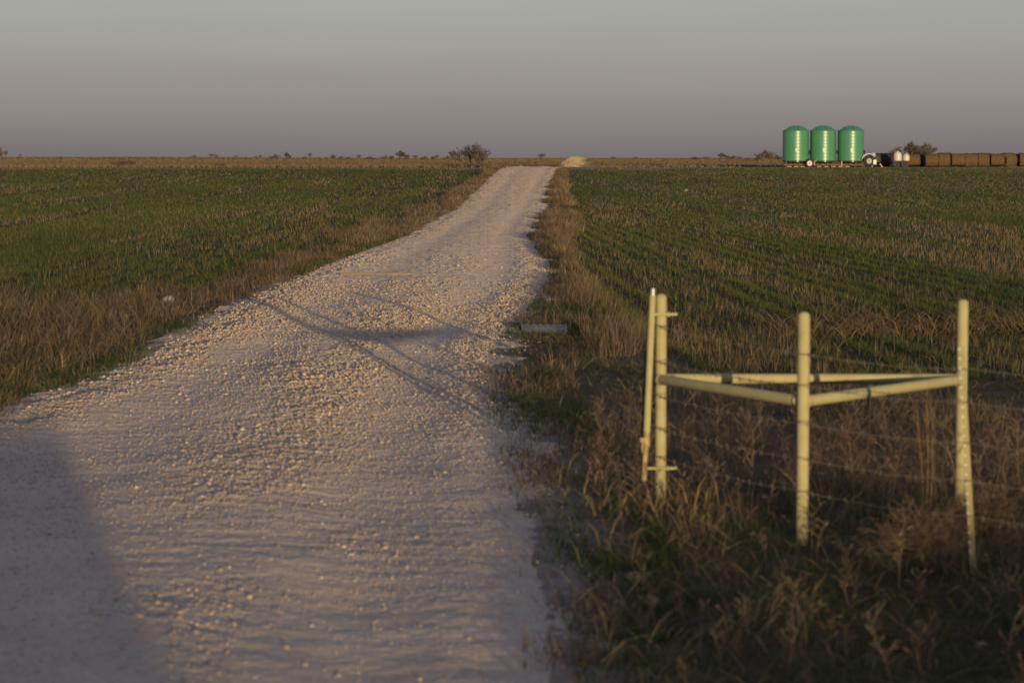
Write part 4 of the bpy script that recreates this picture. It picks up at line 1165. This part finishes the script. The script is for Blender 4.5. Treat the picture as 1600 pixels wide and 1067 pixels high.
bales = [(1377, 1.5, .15, 'dark', 'dark weathered bale between the white machine and the white tanks'),
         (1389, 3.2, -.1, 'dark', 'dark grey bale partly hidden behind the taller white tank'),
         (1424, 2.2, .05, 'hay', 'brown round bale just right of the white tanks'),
         (1437, 3.4, .5, 'dark', 'shade-coloured dark bale turned end-on right of the white tanks')]
for i, u in enumerate((1453, 1473.5, 1494, 1514.5, 1535, 1555.5)):
    bales.append((u, 1.0 + .3 * math.sin(i * 2.1), .04 * math.sin(i * 3.3), 'hay', '%s brown round bale in the unbroken row right of the dark gap' % ords[i]))
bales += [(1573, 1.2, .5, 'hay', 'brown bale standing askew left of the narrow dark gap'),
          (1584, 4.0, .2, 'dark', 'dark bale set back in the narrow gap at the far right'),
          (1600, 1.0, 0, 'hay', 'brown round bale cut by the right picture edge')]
for i, (u, dy_, rz_, kd, lb) in enumerate(bales):
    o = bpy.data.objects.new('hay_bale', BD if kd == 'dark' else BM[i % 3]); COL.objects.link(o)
    d_ = D + 3 + dy_; x_ = (u - 800) / 3778 * d_
    o.location = (x_, d_, gz(x_, d_) + .78 + .62 * 0); o.rotation_euler = (0.15 * math.sin(i * 1.9), 0, rz_); o.scale = (1.0, 1, 1.0 + .07 * math.sin(i * 2.7))
    tag(o, lb, 'hay bale', 'round hay bales in a row')

# ------------------------------------------------------------------ what stands behind the camera and throws the evening shade
suv = empty('parked_car', (3.90, -18.9, -.02), R(12.5), 'dark boxy car parked on the road verge behind the viewer', 'car')
M_CARP = solid('dark_car_paint', (.03, .035, .045), .3, .1, 2.0)
gm = bpy.data.materials.new('car_glass'); gm.use_nodes = True; t = gm.node_tree
tb = N(t, 'ShaderNodeBsdfTransparent'); gb = N(t, 'ShaderNodeBsdfGlossy', Roughness=.03); mxs = N(t, 'ShaderNodeMixShader'); mxs.inputs[0].default_value = .08
tb.inputs[0].default_value = (.45, .48, .47, 1)
t.links.new(tb.outputs[0], mxs.inputs[1]); t.links.new(gb.outputs[0], mxs.inputs[2]); t.links.new(mxs.outputs[0], t.nodes['Material Output'].inputs[0])
mb = MB(); mb.box((0, 0, .72), (1.86, 4.5, .62), None, .12); mb.box((0, .2, .46), (1.7, 4.2, .22), None, .05); mb.build('body', M_CARP, suv)
for sx in (-1, 1):
    for y0, y1 in ((1.15, .55), (-.35, -.35), (-2.1, -1.85)):
        MB().tube([(sx * .86, y0, 1.0), (sx * .74, y1, 1.68)], .06, 8).build('pillar', M_CARP, suv)
mb = MB(); mb.box((0, -.65, 1.72), (1.56, 2.55, .10), None, .045); mb.build('roof', M_CARP, suv)
def pane(vs): 
    mb = MB(); mb.add(vs, [(0, 1, 2, 3)]); return mb.build('window', gm, suv)
pane([(-.8, 1.12, 1.02), (.8, 1.12, 1.02), (.7, .55, 1.67), (-.7, .55, 1.67)])
pane([(-.8, -2.08, 1.02), (.8, -2.08, 1.02), (.7, -1.85, 1.67), (-.7, -1.85, 1.67)])
for sx in (-1, 1):
    pane([(sx * .85, 1.1, 1.02), (sx * .85, -2.05, 1.02), (sx * .74, -1.82, 1.67), (sx * .74, .55, 1.67)])
for q in (-.4, .4):
    st = MB().box((q, .25, 1.05), (.42, .14, .62), None, .05).build('seat', M_TYRE, suv)
    MB().box((q, .25, 1.44), (.22, .1, .16), None, .04).build('headrest', M_TYRE, st)
for sx in (-.82, .82):
    for q in (1.45, -1.4):
        mb = MB(); mb.lathe([(.2, -.1), (.34, -.11), (.36, -.06), (.36, .06), (.34, .11), (.2, .1), (.02, .09)], 24, 'X', (sx, q, .36)); mb.build('wheel', M_TYRE, suv)
shrub = bare_tree('hedge_bush', 3.4, 1.0, 31, 16, 4, .04, .018, .5, 0, 0, (5, 6), .1)
hs_ = [(7.4, -40, .52), (8.6, -38.5, .66), (9.7, -39, .74), (10.9, -40, .78), (12.0, -38.4, .80), (13.4, -40, .76), (14.8, -38.6, .80), (16.2, -39.5, .78), (17.8, -39, .79)]
SH = shrub['_h']
for i, (x_, y_, k_) in enumerate(hs_):
    o = shrub if i == 0 else copy_tree(shrub)
    o.location = (x_, y_, gz(x_, y_)); s = 3.55 * k_ / SH; o.scale = (s, s, s); o.rotation_euler.z = i * 1.3
    for key in ('_h', '_w'):
        if key in o: del o[key]
    tag(o, 'leafless hedge bush in the row far behind the viewer', 'bush', 'hedge bushes behind the viewer')
for o in list(COL.objects):
    for key in ('_h', '_w'):
        if key in o: del o[key]
